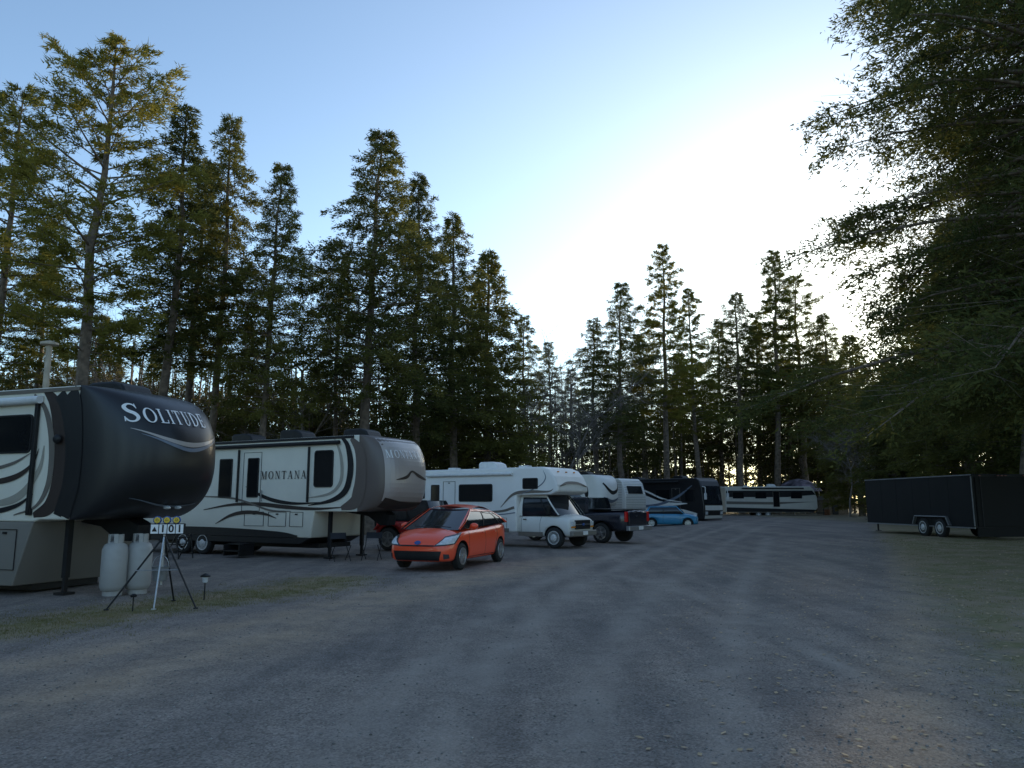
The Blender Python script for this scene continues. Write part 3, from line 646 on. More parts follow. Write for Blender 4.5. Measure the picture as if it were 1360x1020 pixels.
# H: small blue car
fx,fy=G(894,701)
mc=empty('hatchback_car',(fx,fy+.9,0),-14,'small sky-blue hatchback parked in front of the dark coach motorhome','car')
st=[(1.88,.3,.62,.68,.60),(1.8,.22,.74,.80,.74),(1.4,.2,.86,.92,.82),(.9,.2,.92,.97,.84),(0,.2,.94,.97,.84),(-1.3,.2,.95,.98,.83),(-1.75,.22,.93,.96,.76),(-1.85,.32,.85,.9,.66)]
bo,bvn=car_body(mc,st,m_bluec,[(1.2,.3,.37,.55,1.),(-1.2,.3,.37,.55,1.)],sub=1)
cabin(mc,(1.0,.94),(.5,1.42),(-1.35,1.40),(-1.7,.95),.77,.66,m_bluec,splits=(.5,),crown=.02)
for xx in (1.2,-1.2):
    for s in (-1,1): wheel(mc,xx,s*.73,.305,.19,s,'alloy')
for s in (-1,1):
    m=MB(); m.ell((1.66,s*.58,.78),(.10,.10,.10)); m.build('headlight',m_lens,mc,smooth=True); mirror(mc,.75,s*.84,1.0,s,m_black)
    lamp(bvn,mc,'tail_light',m_rlens,[(-2,s*.62,.7),(-2,s*.74,.7),(-2,s*.74,.92),(-2,s*.62,.92)],(1,0,0),.012,3,4)
    seams(bvn,mc,[[(.7,.9),(.7,.35)],[(-.4,.92),(-.45,.35)]],(0,-s,0))
lamp(bvn,mc,'grille',m_black,[(2,-.4,.42),(2,.4,.42),(2,.36,.62),(2,-.36,.62)],(-1,0,0),.01,6,3)

# I: far travel trailer
tr=empty('travel_trailer',(XA(1088,84),85.5,0),-4,'beige travel trailer with black and grey side bands, farthest in the row','camper trailer')
b=MB(); b.prism([(-9.8,.6),(-.45,.6),(0,1.1),(-.02,2.2),(-.35,3.1),(-.7,3.4),(-9.8,3.4)],-1.25,1.25); b.build('body',m_beigeb,tr,bevel=.05)
m=MB(); m.prism([(-9.7,2.25),(-3.2,2.25),(-.15,2.5),(-.5,2.95),(-9.7,2.95)],-1.262,-1.255); m.build('upper_band',m_dark,tr)
m=MB(); m.prism([(-9.7,.65),(-.4,.65),(-.2,.9),(-9.7,1.15)],-1.262,-1.255); m.build('lower_band',m_dark,tr)
m=MB(); m.prism([(-9.7,1.5),(-4.7,1.45),(-.2,1.75),(-4.7,1.72),(-9.7,1.8)],-1.262,-1.255); m.build('stripe',m_taupe,tr)
for (a,bb) in ((-9.0,-7.8),(-6.6,-5.4),(-2.8,-1.6)): rwin(tr,a,bb,2.1,2.8,-1.27)
rwin(tr,-4.7,-4.0,1.2,2.9,-1.27,frame=m_taupe,name='entry_door')
ac_unit(tr,-4.5,3.38,.9,.7,.3,m_whtm); m=MB(); m.box((-7.3,0,3.45),(.4,.4,.15)); m.build('roof_vent',m_whtm,tr)
m=MB(); m.cyl((-8,-1.33,3.2),(-1.4,-1.33,3.2),.07,n=10); m.build('awning_roll',m_black,tr)
for xx in (-5.3,-6.3):
    for s in (-1,1): wheel(tr,xx,s*1.12,.37,.23,s,'steel')
m=MB(); m.tube([(-.3,-.8,.55),(1.1,0,.55)],.05); m.tube([(-.3,.8,.55),(1.1,0,.55)],.05); m.cyl((1,0,1),(1,0,.02),.04); m.build('tongue',m_black,tr)

# J: black cargo trailer, right
gzj=gz(19,33)
ct=empty('cargo_trailer',(18.95,30.0,gzj-.02),94,'long black enclosed cargo trailer with tandem wheels, at the right under the trees','cargo trailer')
b=MB()
b.prism([(0,.42),(7.9,.42),(7.9,2.5),(0,2.5)],-1.2,1.2); b.build('box_body',m_blk,ct,bevel=.04)
m=MB(); m.box((3.95,1.215,2.47),(7.9,.02,.04)); m.build('roof_trim',m_trim,ct)
m=MB(); m.box((3.95,1.215,.44),(7.9,.02,.05)); m.build('sill_trim',m_alum,ct)
m=MB(); m.box((.02,1.218,1.46),(.05,.02,1.90)); m.build('corner_trim',m_trim,ct)
for i in range(5):
    m=MB(); m.box((1.5+1.25*i,1.2015,1.46),(.012,.004,1.93)); m.build('panel_seam',m_blk2,ct)
m=MB(); m.box((-.03,0,1.45),(.04,2.2,1.9)); m.build('ramp_door',m_blk2,ct,bevel=.01)
m=MB(); m.box((-.02,0,.28),(.05,2.3,.34)); m.build('rear_skirt',m_blk2,ct)
for y in (-.9,.9):
    m=MB(); m.cyl((-.06,y,.5),(-.06,y,2.4),.018,n=6); m.build('door_bar',m_dark,ct)
for y in (-.9,-.15,0,.15,.9):
    m=MB(); m.box((-.05,y,2.44),(.03,.09,.035)); m.build('marker_lamp',m_drl,ct)
for xx in (2.15,3.30):
    for s in (-1,1): wheel(ct,xx,s*1.16,.38,.22,s,'steel')
for s in (-1,1):
    m=MB(); m.prism([(1.45,.5),(1.65,.86),(3.8,.86),(4.0,.5),(3.94,.5),(3.77,.82),(1.68,.82),(1.51,.5)],s*1.03,s*1.32); m.build('fender',m_alum,ct,bevel=.01)
m=MB(); m.tube([(7.8,-1,.45),(9.3,0,.45)],.05); m.tube([(7.8,1,.45),(9.3,0,.45)],.05); m.cyl((9.1,0,1.0),(9.1,0,.03),.045); m.box((9.1,0,.02),(.2,.2,.04)); m.build('tongue',m_black,ct)

# ---------------- small things
x,y=G(212,806)
t=empty('sign_stand',(x,y,0),12,'tripod stand holding a numbered site board under yellow and blue lights, beside the nearest trailer','sign')
tp=(0,0,1.15)
for (a,l) in ((200,.78),(330,.72),(85,.75),(268,.35)):
    m=MB(); e=(l*math.cos(R(a)),l*math.sin(R(a)),.012); m.cyl(tp,e,.017,.014,n=8); m.box((e[0],e[1],.01),(.07,.05,.02)); m.build('leg',m_black if a!=268 else m_alum,t)
m=MB(); m.tube([(0,0,1.3),(0,0,.35)],.02,8); m.tube([(-.37,-.14,.6),(.31,-.17,.6)],.009,6); m.tube([(.31,-.17,.6),(.03,.37,.6)],.009,6); m.build('post',m_alum,t)
m=MB(); m.box((.05,-.035,1.26),(.56,.02,.18)); bd=m.build('board',m_dark,t,bevel=.01)
for i in range(4):
    m=MB(); m.box((-.15+.13*i,-.05,1.26),(.115,.012,.15)); m.build('number_tile',m_letw,t)
for i,chh in enumerate('101'):
    m=MB(); tv,tf=textmesh(chh,.17,bold=.004); m.add([(-.02+.13*i+p[0],-.059,1.26+p[1]) for p in tv],tf); m.build('site_number',m_letd,t)
m=MB(); m.add([(-.19,-.059,1.22),(-.11,-.059,1.22),(-.15,-.059,1.30)],[(0,1,2)]); m.build('arrow_mark',m_letd,t)
for i in range(3):
    m=MB(); cxx=-.12+.15*i
    m.lathe([(-.01,.055),(.0,.068),(.03,.06),(.045,.02)],c=(cxx,-.02,1.405),axis='Y',n=16); m.build('lamp_ring',m_blp,t)
    m=MB()
    for k in range(8):
        a=k*math.pi/4; m.ell((cxx+.035*math.cos(a),-.045,1.405+.035*math.sin(a)),(.018,.008,.018),n=8)
    m.ell((cxx,-.05,1.405),(.016,.01,.016),n=8); m.build('lamp_lens',m_yel,t)
b_=MB(); b_.lathe([(0,.10),(.01,.105),(.22,.135),(.235,.14),(.232,.128),(.03,.098)],n=20)
bo=b_.build('bucket',M('galvanised_metal',(.25,.26,.27),.45,metal=.6,var=.2),None); bo.location=(x-.02,y-.02,.42); tag(bo,'grey bucket hanging under the numbered tripod stand','bucket')
m=MB(); m.tube([(.135*math.cos(R(a)),0,.23+.18*math.sin(R(a))) for a in range(0,181,20)],.005,5); m.build('bucket_handle',m_alum,bo)
x,y=G(271,797)
t=empty('path_light',(x,y,0),0,'small black solar path light on a stake in the gravel','lamp')
m=MB(); m.cyl((0,0,0),(0,0,.30),.012,n=8); m.build('stake',m_black,t)
m=MB(); m.lathe([(.30,.035),(.31,.045),(.40,.05)],n=14); m.build('lamp_lens',m_lens,t)
m=MB(); m.lathe([(.40,.085),(.42,.088),(.45,.03),(.46,.01)],n=16); m.build('cap',m_black,t)
x,y=G(176,812)
t=empty('path_light',(x,y,0),0,'short black stake light in front of the tripod stand','lamp')
m=MB(); m.cyl((0,0,0),(0,0,.22),.010,n=8); m.build('stake',m_black,t)
m=MB(); m.lathe([(.22,.045),(.25,.05),(.27,.02)],n=12); m.build('cap',m_black,t)
Yp=19.5; x=XA(30,Yp); zt=ZA(447,Yp)
t=empty('vent_post',(x,Yp+.5,0),0,'tall beige pipe post with a flat cap rising behind the nearest trailer','post')
m=MB(); m.cyl((0,0,0),(0,0,zt-.12),.075,n=14); m.build('pipe',m_beige,t)
m=MB(); m.lathe([(zt-.14,.09),(zt-.12,.22),(zt-.06,.22),(zt-.02,.10),(zt,.02)],n=18); m.build('cap',m_beige,t)
def camp_chair(x,y,yaw,lb):
    t=empty('camp_chair',(x,y,0),yaw,lb,'chair','folding chairs by the second trailer')
    for s in (-1,1):
        for (a,b) in (((.25,s*.24,.0),(-.22,s*.24,.45)),((-.25,s*.24,0),(.24,s*.24,.45))):
            m=MB(); m.cyl(a,b,.012,n=6); m.build('leg',m_black,t)
        m=MB(); m.tube([(-.2,s*.24,.45),(-.30,s*.24,.80)],.012,6); m.build('back_post',m_black,t)
    m=MB(); m.add(*patch([(.25,-.24,.45),(.25,.24,.45),(-.2,.24,.42),(-.2,-.24,.42)],6,6)); m.build('seat',m_canv,t)
    m=MB(); m.add(*patch([(-.26,-.24,.62),(-.26,.24,.62),(-.30,.24,.80),(-.30,-.24,.80)],6,3)); m.build('backrest',m_canv,t)
camp_chair(-5.05,23.1,-60,'left folding camp chair under the overhang of the second trailer')
camp_chair(-4.2,23.5,-95,'right folding camp chair under the overhang of the second trailer')
x,y=G(233,742)
t=empty('entry_ladder',(x,y+.2,0),-30,'dark folding steps standing behind the numbered tripod stand','steps')
for s in (-1,1):
    m=MB(); m.tube([(-.3,s*.25,0),(.2,s*.25,.75)],.02,6); m.tube([(.35,s*.25,0),(.2,s*.25,.75)],.02,6); m.build('rail',m_black,t)
for k in range(3):
    m=MB(); m.box((-.18+.14*k,0,.2+.22*k),(.2,.5,.025)); m.build('tread',m_black,t)
t=empty('canopy_tent',(XA(1068,92),93.5,0),10,'dome-topped patterned canopy behind the farthest trailer','tent')
m=MB(); m.lathe([(3.0,2.6),(3.3,2.5),(3.9,1.9),(4.3,1.1),(4.5,.1)],n=10); m.build('canopy',M('patterned_fabric',(.22,.18,.22),.9,var=.8,scale=1.2),t)
for k in range(4):
    a=R(45+90*k); m=MB(); m.cyl((2.3*math.cos(a),2.3*math.sin(a),0),(2.3*math.cos(a),2.3*math.sin(a),3.1),.04,n=6); m.build('pole',m_alum,t)
t=empty('garden_shed',(XA(1110,90),91,0),15,'small brown shed beyond the farthest trailer','shed')
m=MB(); m.box((0,0,1.0),(2.6,2.2,2.0)); m.build('wall',m_wood,t)
m=MB(); m.prism([(-1.5,1.98),(0,2.75),(1.5,1.98),(1.5,1.9),(0,2.65),(-1.5,1.9)],-1.3,1.3); m.add([(-1.3,-1.1,2.0),(1.3,-1.1,2.0),(0,-1.1,2.66)],[(0,1,2)]); m.build('roof',m_taupe,t)
m=MB(); m.box((-.5,-1.12,.9),(.8,.04,1.7)); m.build('door',m_dark,t)
t=empty('fire_barrel',(XA(1098,86),86,0),0,'rusty barrel at the end of the farthest trailer','barrel')
m=MB(); m.lathe([(0,.29),(.02,.3),(.3,.3),(.32,.31),(.6,.3),(.62,.31),(.9,.3),(.9,.27),(.5,.27)],n=18); m.build('drum',M('rusty_steel',(.22,.09,.04),.8,var=.4),t)

# ---------------- ground
def axis(a,b,f0,f1,fs,cs):
    o=[];x=a
    while x<b: o.append(x); x+= fs if f0<=x<f1 else cs
    o.append(b); return np.array(o)
xs=np.concatenate([[-900,-400,-200,-120,-80],axis(-60,60,-22,26,.25,2.0),[80,120,200,400,900]])
ys=np.concatenate([[-400,-100,-40,-20],axis(-10,130,0,48,.25,2.0),[150,200,300,500,1200]])
XX,YY=np.meshgrid(xs,ys); rg=np.random.default_rng(3)
smv=lambda t:np.clip(t,0,1)**2*(3-2*np.clip(t,0,1))
ZZ=.30*smv((XX-7)/7)*smv((YY-14)/12)
inn=(abs(XX)<40)&(YY<90)&(YY>-5)
ZZ=ZZ+np.where(inn,.018*np.sin(XX*.9+1.3*np.sin(YY*.35))*np.cos(YY*.55+.7),0)-.02
nx=len(xs);ny=len(ys)
me=bpy.data.meshes.new('ground'); V=np.stack([XX,YY,ZZ],-1).reshape(-1,3)
idx=np.arange(nx*ny).reshape(ny,nx); Q=np.stack([idx[:-1,:-1],idx[:-1,1:],idx[1:,1:],idx[1:,:-1]],-1).reshape(-1,4)
me.from_pydata(V.tolist(),[],Q.tolist()); me.polygons.foreach_set('use_smooth',[True]*len(me.polygons))
def dseg(X,Y,pts):
    best=np.full(X.shape,1e9)
    for (a,b) in zip(pts,pts[1:]):
        ax,ay=a;bx,by=b; t=np.clip(((X-ax)*(bx-ax)+(Y-ay)*(by-ay))/((bx-ax)**2+(by-ay)**2),0,1); best=np.minimum(best,np.hypot(X-ax-t*(bx-ax),Y-ay-t*(by-ay)))
    return best
gl=[G(-250,840),G(0,836),G(150,812),G(300,792),G(395,780),G(440,768)]
gA=np.clip(1.15-dseg(XX,YY,gl)/1.8,0,1)*.80
gB=np.clip((XX-(.43*YY+.2))/2.2,0,1)*.95*np.clip((60-YY)/15,0,1)
gC=np.clip((YY-100)/10,0,1)+np.clip((-XX-14)/5,0,1)*np.clip((YY-20)/5,0,1)+np.clip((XX-22)/4,0,1)*.6
grass=np.clip(np.maximum(np.maximum(gA,gB),gC),0,1)
def W_(pts,w,k): return np.clip(1-dseg(XX,YY,pts)/w,0,1)*k
tr1=[G(-100,960),G(60,925),G(220,880),G(380,840),G(500,800),G(620,770),G(760,740)]
tr1b=[G(-100,900),G(60,880),G(220,850),G(380,815),G(520,785)]
tr2=[G(1225,1020),G(1215,900),G(1215,800),G(1200,740),G(1170,700)]
tr3=[G(560,1020),G(650,880),G(760,780),G(900,720),G(1040,690)]
tr4=[G(960,1015),G(970,870),G(985,780),G(1020,720)]
tr5=[G(420,1020),G(560,880),G(700,780),G(860,720),G(1010,690)]
tr6=[G(1150,900),G(1040,840),G(960,800),G(880,775),G(800,760)]
tr7=[G(760,1020),G(800,880),G(860,790),G(960,725),G(1060,690)]
dirt=np.maximum.reduce([W_(tr1,1.2,1),W_(tr1b,.8,1),W_(tr2,.7,.95)])
rut=np.maximum.reduce([W_(tr3,.38,1),W_(tr4,.38,1),W_(tr5,.38,.95),W_(tr6,.24,1),W_(tr7,.38,.9)])
for nm,a in (('grass',grass),('dirt',dirt),('rut',rut)):
    at=me.attributes.new(nm,'FLOAT','POINT'); at.data.foreach_set('value',a.reshape(-1).astype(np.float32))
gm=bpy.data.materials.new('gravel_ground'); gm.use_nodes=True; N=gm.node_tree.nodes; L=gm.node_tree.links; b=N['Principled BSDF']; b.inputs['Roughness'].default_value=.95; b.inputs['Specular IOR Level'].default_value=.15
geo=N.new('ShaderNodeNewGeometry')
def nz(s,d=4,r=.6,vec=None):
    n=N.new('ShaderNodeTexNoise'); n.inputs['Scale'].default_value=s; n.inputs['Detail'].default_value=d; n.inputs['Roughness'].default_value=r; L.new(vec or geo.outputs['Position'],n.inputs['Vector']); return n.outputs['Fac']
def ramp(i,p0,c0,p1,c1):
    r=N.new('ShaderNodeValToRGB'); r.color_ramp.elements[0].position=p0; r.color_ramp.elements[0].color=(*c0,1); r.color_ramp.elements[1].position=p1; r.color_ramp.elements[1].color=(*c1,1); L.new(i,r.inputs[0]); return r.outputs[0]
def mix(f,a,b,t='MIX'):
    m=N.new('ShaderNodeMixRGB'); m.blend_type=t
    if isinstance(f,float): m.inputs[0].default_value=f
    else: L.new(f,m.inputs[0])
    for i,q in ((1,a),(2,b)):
        if isinstance(q,tuple): m.inputs[i].default_value=(*q,1)
        else: L.new(q,m.inputs[i])
    return m.outputs[0]
def math_(op,a,b):
    m=N.new('ShaderNodeMath'); m.operation=op
    for i,q in ((0,a),(1,b)):
        if isinstance(q,(int,float)): m.inputs[i].default_value=q
        else: L.new(q,m.inputs[i])
    return m.outputs[0]
vo=N.new('ShaderNodeTexVoronoi'); vo.inputs['Scale'].default_value=60; L.new(geo.outputs['Position'],vo.inputs['Vector'])
vo2=N.new('ShaderNodeTexVoronoi'); vo2.inputs['Scale'].default_value=19; L.new(geo.outputs['Position'],vo2.inputs['Vector'])
mp=N.new('ShaderNodeMapping'); mp.inputs['Rotation'].default_value=(0,0,R(14)); mp.inputs['Scale'].default_value=(1.0,.10,1.0); L.new(geo.outputs['Position'],mp.inputs['Vector'])
st1=ramp(vo.outputs['Color'],.1,(.155,.136,.120),.95,(.345,.307,.275))
big=ramp(nz(.35,5,.65),.3,(.80,.80,.82),.7,(1.17,1.13,1.08))
c=mix(1.,st1,big,'MULTIPLY')
c=mix(1.,c,ramp(nz(2.2,6,.7),.3,(.82,.82,.82),.7,(1.15,1.15,1.15)),'MULTIPLY')
c=mix(1.,c,ramp(nz(1.3,4,.6,mp.outputs[0]),.36,(.80,.80,.81),.64,(1.17,1.15,1.12)),'MULTIPLY')
ad=N.new('ShaderNodeAttribute'); ad.attribute_name='dirt'; ag=N.new('ShaderNodeAttribute'); ag.attribute_name='grass'; ar=N.new('ShaderNodeAttribute'); ar.attribute_name='rut'
c=mix(math_('MULTIPLY',ar.outputs['Fac'],ramp(nz(.8,5,.6),.35,(.2,.2,.2),.6,(.75,.75,.75))),c,(.38,.33,.28))
dcol=mix(1.,ramp(vo.outputs['Color'],.1,(.33,.245,.17),.95,(.50,.385,.27)),ramp(nz(1.5),.3,(.8,.8,.8),.7,(1.15,1.15,1.15)),'MULTIPLY')
dn=math_('MULTIPLY',ad.outputs['Fac'],ramp(nz(1.1,6,.7),.35,(.25,.25,.25),.60,(1,1,1)))
c=mix(math_('MULTIPLY',dn,.85),c,dcol)
gn=nz(3.5,8,.75)
gmask=N.new('ShaderNodeMapRange'); L.new(math_('ADD',math_('MULTIPLY',ag.outputs['Fac'],1.0),math_('MULTIPLY',gn,.9)),gmask.inputs[0]); gmask.inputs[1].default_value=.78; gmask.inputs[2].default_value=1.2
gcol=mix(ramp(nz(9,6,.7),.35,(0,0,0),.65,(1,1,1)),(.145,.142,.050),(.27,.23,.115))
gcol=mix(ramp(nz(1.2,4),.40,(0,0,0),.64,(1,1,1)),gcol,(.31,.235,.155))
c=mix(math_('MULTIPLY',gmask.outputs[0],.85),c,gcol)
L.new(c,b.inputs['Base Color'])
hh=math_('ADD',math_('MULTIPLY',vo.outputs['Distance'],-.5),math_('MULTIPLY',nz(60,5,.7),.6)); hh=math_('ADD',hh,math_('MULTIPLY',vo2.outputs['Distance'],-.5)); hh=math_('ADD',hh,math_('MULTIPLY',nz(5,6,.7),1.6))
bp=N.new('ShaderNodeBump'); bp.inputs['Strength'].default_value=.6; bp.inputs['Distance'].default_value=.022; L.new(hh,bp.inputs['Height']); L.new(bp.outputs[0],b.inputs['Normal'])
me.materials.append(gm); go=bpy.data.objects.new('ground',me); COL.objects.link(go); tag(go,'grey gravel yard with worn dirt tracks and mossy grass edges','ground',kind='structure')
def ground_z(x,y): return gz(x,y)+.018*np.sin(x*.9+1.3*np.sin(y*.35))*np.cos(y*.55+.7)-.02
def np_mesh(name,V,Fc,mats,mi=None):
    me=bpy.data.meshes.new(name); nV=len(V); nF=len(Fc); k=Fc.shape[1]
    me.vertices.add(nV); me.vertices.foreach_set('co',V.astype(np.float32).reshape(-1)); me.loops.add(nF*k); me.loops.foreach_set('vertex_index',Fc.astype(np.int32).reshape(-1))
    me.polygons.add(nF); me.polygons.foreach_set('loop_start',np.arange(0,nF*k,k,dtype=np.int32))
    try: me.polygons.foreach_set('loop_total',np.full(nF,k,dtype=np.int32))
    except Exception: pass
    for m in mats: me.materials.append(m)
    me.update(calc_edges=True); me.validate(); return me
vgz=np.vectorize(ground_z)
def scatter_pebbles(n):
    rg=np.random.default_rng(5); y=2.2+18*rg.random(n)**1.8; x=(rg.random(n)*2-1)*(y*.72+.5)
    s=.005+.012*rg.random(n)**2.5; z=vgz(x,y)
    base=np.array([(1,0,0),(0,1,0),(-1,0,0),(0,-1,0),(0,0,.7),(0,0,-.5)],float)
    V=base[None]*s[:,None,None]*(.7+.6*rg.random((n,6,1))); a=rg.random(n)*6.28; ca,sa=np.cos(a)[:,None],np.sin(a)[:,None]
    X=V[...,0]*ca-V[...,1]*sa; Y=V[...,0]*sa+V[...,1]*ca; V=np.stack([X+x[:,None],Y+y[:,None],V[...,2]+z[:,None]+s[:,None]*.25],-1).reshape(-1,3)
    f=np.array([(0,1,4),(1,2,4),(2,3,4),(3,0,4),(1,0,5),(2,1,5),(3,2,5),(0,3,5)]); Fc=(f[None]+6*np.arange(n)[:,None,None]).reshape(-1,3)
    o=bpy.data.objects.new('pebbles',np_mesh('pebbles',V,Fc,[M('pebble_stone',(.25,.23,.21),.85,var=.6,scale=9)])); COL.objects.link(o); tag(o,'loose grey pebbles scattered over the gravel','pebbles',kind='stuff')
scatter_pebbles(14000)
def scatter_blades(name,pts,h0,h1,w,mat,label,cat,flat=False,seed=1):
    rg=np.random.default_rng(seed); n=len(pts); x,y=pts[:,0],pts[:,1]; z=vgz(x,y); a=rg.random(n)*6.28; h=h0+(h1-h0)*rg.random(n)
    if flat:
        d=np.stack([np.cos(a),np.sin(a),.25*(rg.random(n)-.3)],-1)*h[:,None]; s=np.stack([-np.sin(a),np.cos(a),.5*(rg.random(n)-.5)],-1)*w
        c=np.stack([x,y,z+.012],-1); V=np.stack([c-d,c+s,c+d,c-s],1).reshape(-1,3); Fc=np.arange(4*n).reshape(n,4)
    else:
        s=np.stack([-np.sin(a),np.cos(a),0*a],-1)*w; c=np.stack([x,y,z-.005],-1); t=c+np.stack([(rg.random(n)-.5)*h*.9,(rg.random(n)-.5)*h*.9,h],-1); V=np.stack([c-s,c+s,t],1).reshape(-1,3); Fc=np.arange(3*n).reshape(n,3)
    o=bpy.data.objects.new(name,np_mesh(name,V,Fc,[mat])); COL.objects.link(o); tag(o,label,cat,kind='stuff')
rg=np.random.default_rng(11)
def along(pts,n,w):
    P=np.array(pts); sl=np.hypot(*(P[1:]-P[:-1]).T); k=rg.choice(len(sl),n,p=sl/sl.sum()); t=rg.random(n)[:,None]; q=P[k]*(1-t)+P[k+1]*t; return q+rg.normal(0,w,(n,2))
m_gr=leafmat('grass_blades',(.14,.135,.045),(.27,.23,.105),.3)
cl=along(gl,1500,.75); pts=(cl[:,None]+rg.normal(0,.08,(1500,18,2))).reshape(-1,2)
scatter_blades('grass_strip',pts,.012,.04,.004,m_gr,'thin mossy grass strip along the gravel beside the nearest trailer','grass')
yy=3.5+30*rg.random(2200)**1.3; xx=.43*yy+.9+rg.random(2200)**.8*7; cl=np.stack([xx,yy],-1); pts=(cl[:,None]+rg.normal(0,.09,(2200,16,2))).reshape(-1,2)
scatter_blades('grass_verge',pts,.012,.04,.004,m_gr,'sparse dry grass on the right verge of the gravel','grass',seed=2)
yy=3+30*rg.random(4000)**1.2; xx=(rg.random(4000))**.6*(yy*.5+4)+yy*.14
scatter_blades('fallen_leaves',np.stack([xx,yy],-1),.02,.04,.02,M('dry_leaf',(.44,.32,.19),.9,var=.5,scale=3),'dry fallen leaves scattered on the right side','leaves',flat=True,seed=4)

# ---------------- trees
def wood_tubes(segs,n=4):
    V=[];Fc=[];k=0
    for (a,b,r0,r1) in segs:
        a=np.array(a,float);b=np.array(b,float);d=b-a;l=np.linalg.norm(d)+1e-9;d/=l; u=np.cross(d,[0,0,1] if abs(d[2])<.9 else [1,0,0]);u/=np.linalg.norm(u);w=np.cross(d,u)
        an=np.arange(n)*2*np.pi/n; ring=np.cos(an)[:,None]*u+np.sin(an)[:,None]*w
        V.append(a+ring*r0);V.append(b+ring*r1)
        i=np.arange(n); Fc.append(np.stack([k+i,k+(i+1)%n,k+n+(i+1)%n,k+n+i],-1)); k+=2*n
    return np.concatenate(V),np.concatenate(Fc)
def leaf_tris(P,Dv,ln,wd,rg):
    n=len(P); Dv=Dv/np.linalg.norm(Dv,axis=1)[:,None]; r=rg.normal(size=(n,3)); w=np.cross(Dv,r); w/=np.linalg.norm(w,axis=1)[:,None]+1e-9
    l=(ln*(.6+.8*rg.random(n)))[:,None]; w=w*wd*(.6+.8*rg.random(n))[:,None]
    return np.stack([P-w,P+w,P+Dv*l],1).reshape(-1,3)
def conifer(seed,Ht,z0,Rr,nb,prof,el0,el1,droop,tw,dens,lf,lw,tr,dead=14,lean=.0,scat=.5,lmin=.45):
    rg=np.random.default_rng(seed); segs=[];V=[]
    nk=14; cx=np.cumsum(rg.normal(0,.06,nk+1))*Ht/20; cy=np.cumsum(rg.normal(0,.06,nk+1))*Ht/20; cx+=lean*np.linspace(0,1,nk+1)
    cx-=cx[0];cy-=cy[0]
    def axis_(z): t=z/Ht*nk; return np.array([np.interp(t,range(nk+1),cx),np.interp(t,range(nk+1),cy),z])
    for i in range(nk): segs.append((axis_(Ht*i/nk)-np.array([0,0,.3*(i==0)]),axis_(Ht*(i+1)/nk+.02),tr*(1-i/nk)**.8+.02,tr*(1-(i+1)/nk)**.8+.018))
    for i in range(nb+dead):
        isd=i>=nb
        u=(i+rg.random())/nb if not isd else 0
        z=z0+(Ht-z0)*u if not isd else z0*rg.uniform(.25,1.0)
        Lb=Rr*prof(u)*rg.uniform(lmin,1.12) if not isd else rg.uniform(.4,1.6)
        Lb=max(Lb,.3); az=i*2.399+rg.uniform(-.5,.5); el=el0+(el1-el0)*u+rg.normal(0,.10)
        d=np.array([math.cos(az),math.sin(az),0]); o=axis_(z)
        pt=lambda s:o+np.outer(s,d)*Lb*math.cos(el)+np.outer(s*Lb*math.sin(el)-droop*Lb*s*s,[0,0,1])
        sp=pt(np.linspace(0,1,5)); rb=.010+.011*Lb
        for k in range(4): segs.append((sp[k],sp[k+1],rb*(1-k/4.3),rb*(1-(k+1)/4.3)))
        if isd: continue
        nt=int(max(5,Lb*tw)); s=rg.uniform(.12,1,nt)**.75; ang=rg.choice([-1,1],nt)*rg.uniform(.3,1.25,nt)
        ca,sa=np.cos(ang),np.sin(ang); td=np.stack([d[0]*ca-d[1]*sa,d[0]*sa+d[1]*ca,rg.normal(-.10 if droop>0.05 else .12,.24,nt)],-1)
        tl=(.42*Lb*(1-s)+.22+.08*Lb)*rg.uniform(.6,1.25,nt); base=pt(s)
        for j in range(0,nt,4): segs.append((base[j],base[j]+td[j]*tl[j],.008,.003))
        q=rg.random((nt,dens))**.8
        P=base[:,None]+td[:,None]*(tl[:,None]*q)[...,None]; P[...,2]-=.30*tl[:,None]*q*q
        P=P.reshape(-1,3)+rg.normal(0,.07,(nt*dens,3)); Dd=np.repeat(td,dens,0)+rg.normal(0,scat,(nt*dens,3))
        V.append(leaf_tris(P,Dd,lf,lw,rg))
    tv,tf=wood_tubes(segs,5); V=np.concatenate(V)
    return np_mesh('trunk',tv,tf,[m_bark]),V
def mk_proto(name,cat,args,leafm,**kw):
    tm,V=conifer(*args,**kw); cm=np_mesh('crown',V,np.arange(len(V)).reshape(-1,3),[leafm])
    return (name,cat,tm,cm,args[1])
pyr=lambda u:(1-u)**.80*(.6+.4*min(1,u*5))+.03
def spr(seed,lo=.6):
    r=np.random.default_rng(seed).uniform(lo,1.15,14)
    return lambda u:(1-u)**.68*float(np.interp(u*13,range(14),r))*(.6+.4*min(1,u*4))+.03
rnd=lambda u:(math.sin(math.pi*min(1,.20+u*.80))**.75)*(.82+.18*math.sin(u*27))+.05
PR={}
PR['pine']=mk_proto('pine_tree','tree',(1,22,7.5,4.8,90,rnd,.05,.75,-.05,6.0,32,.24,.026,.30),m_pine,lmin=.3)
PR['pine2']=mk_proto('pine_tree','tree',(2,24,9,4.2,95,rnd,.05,.6,.0,6.0,30,.24,.026,.28),m_pine,lmin=.3)
PR['hem']=mk_proto('hemlock_tree','tree',(3,20,5.0,4.8,200,pyr,.08,.40,.14,7.0,22,.17,.028,.26),m_hem,lmin=.3)
PR['hem2']=mk_proto('hemlock_tree','tree',(4,20,7.5,4.4,150,spr(5),.06,.45,.12,7.0,22,.17,.028,.24),m_hem,lmin=.3)
PR['hem3']=mk_proto('hemlock_tree','tree',(14,20,6.2,4.7,180,spr(9,.75),.10,.45,.15,7.0,22,.17,.028,.25),m_hem,lmin=.3)
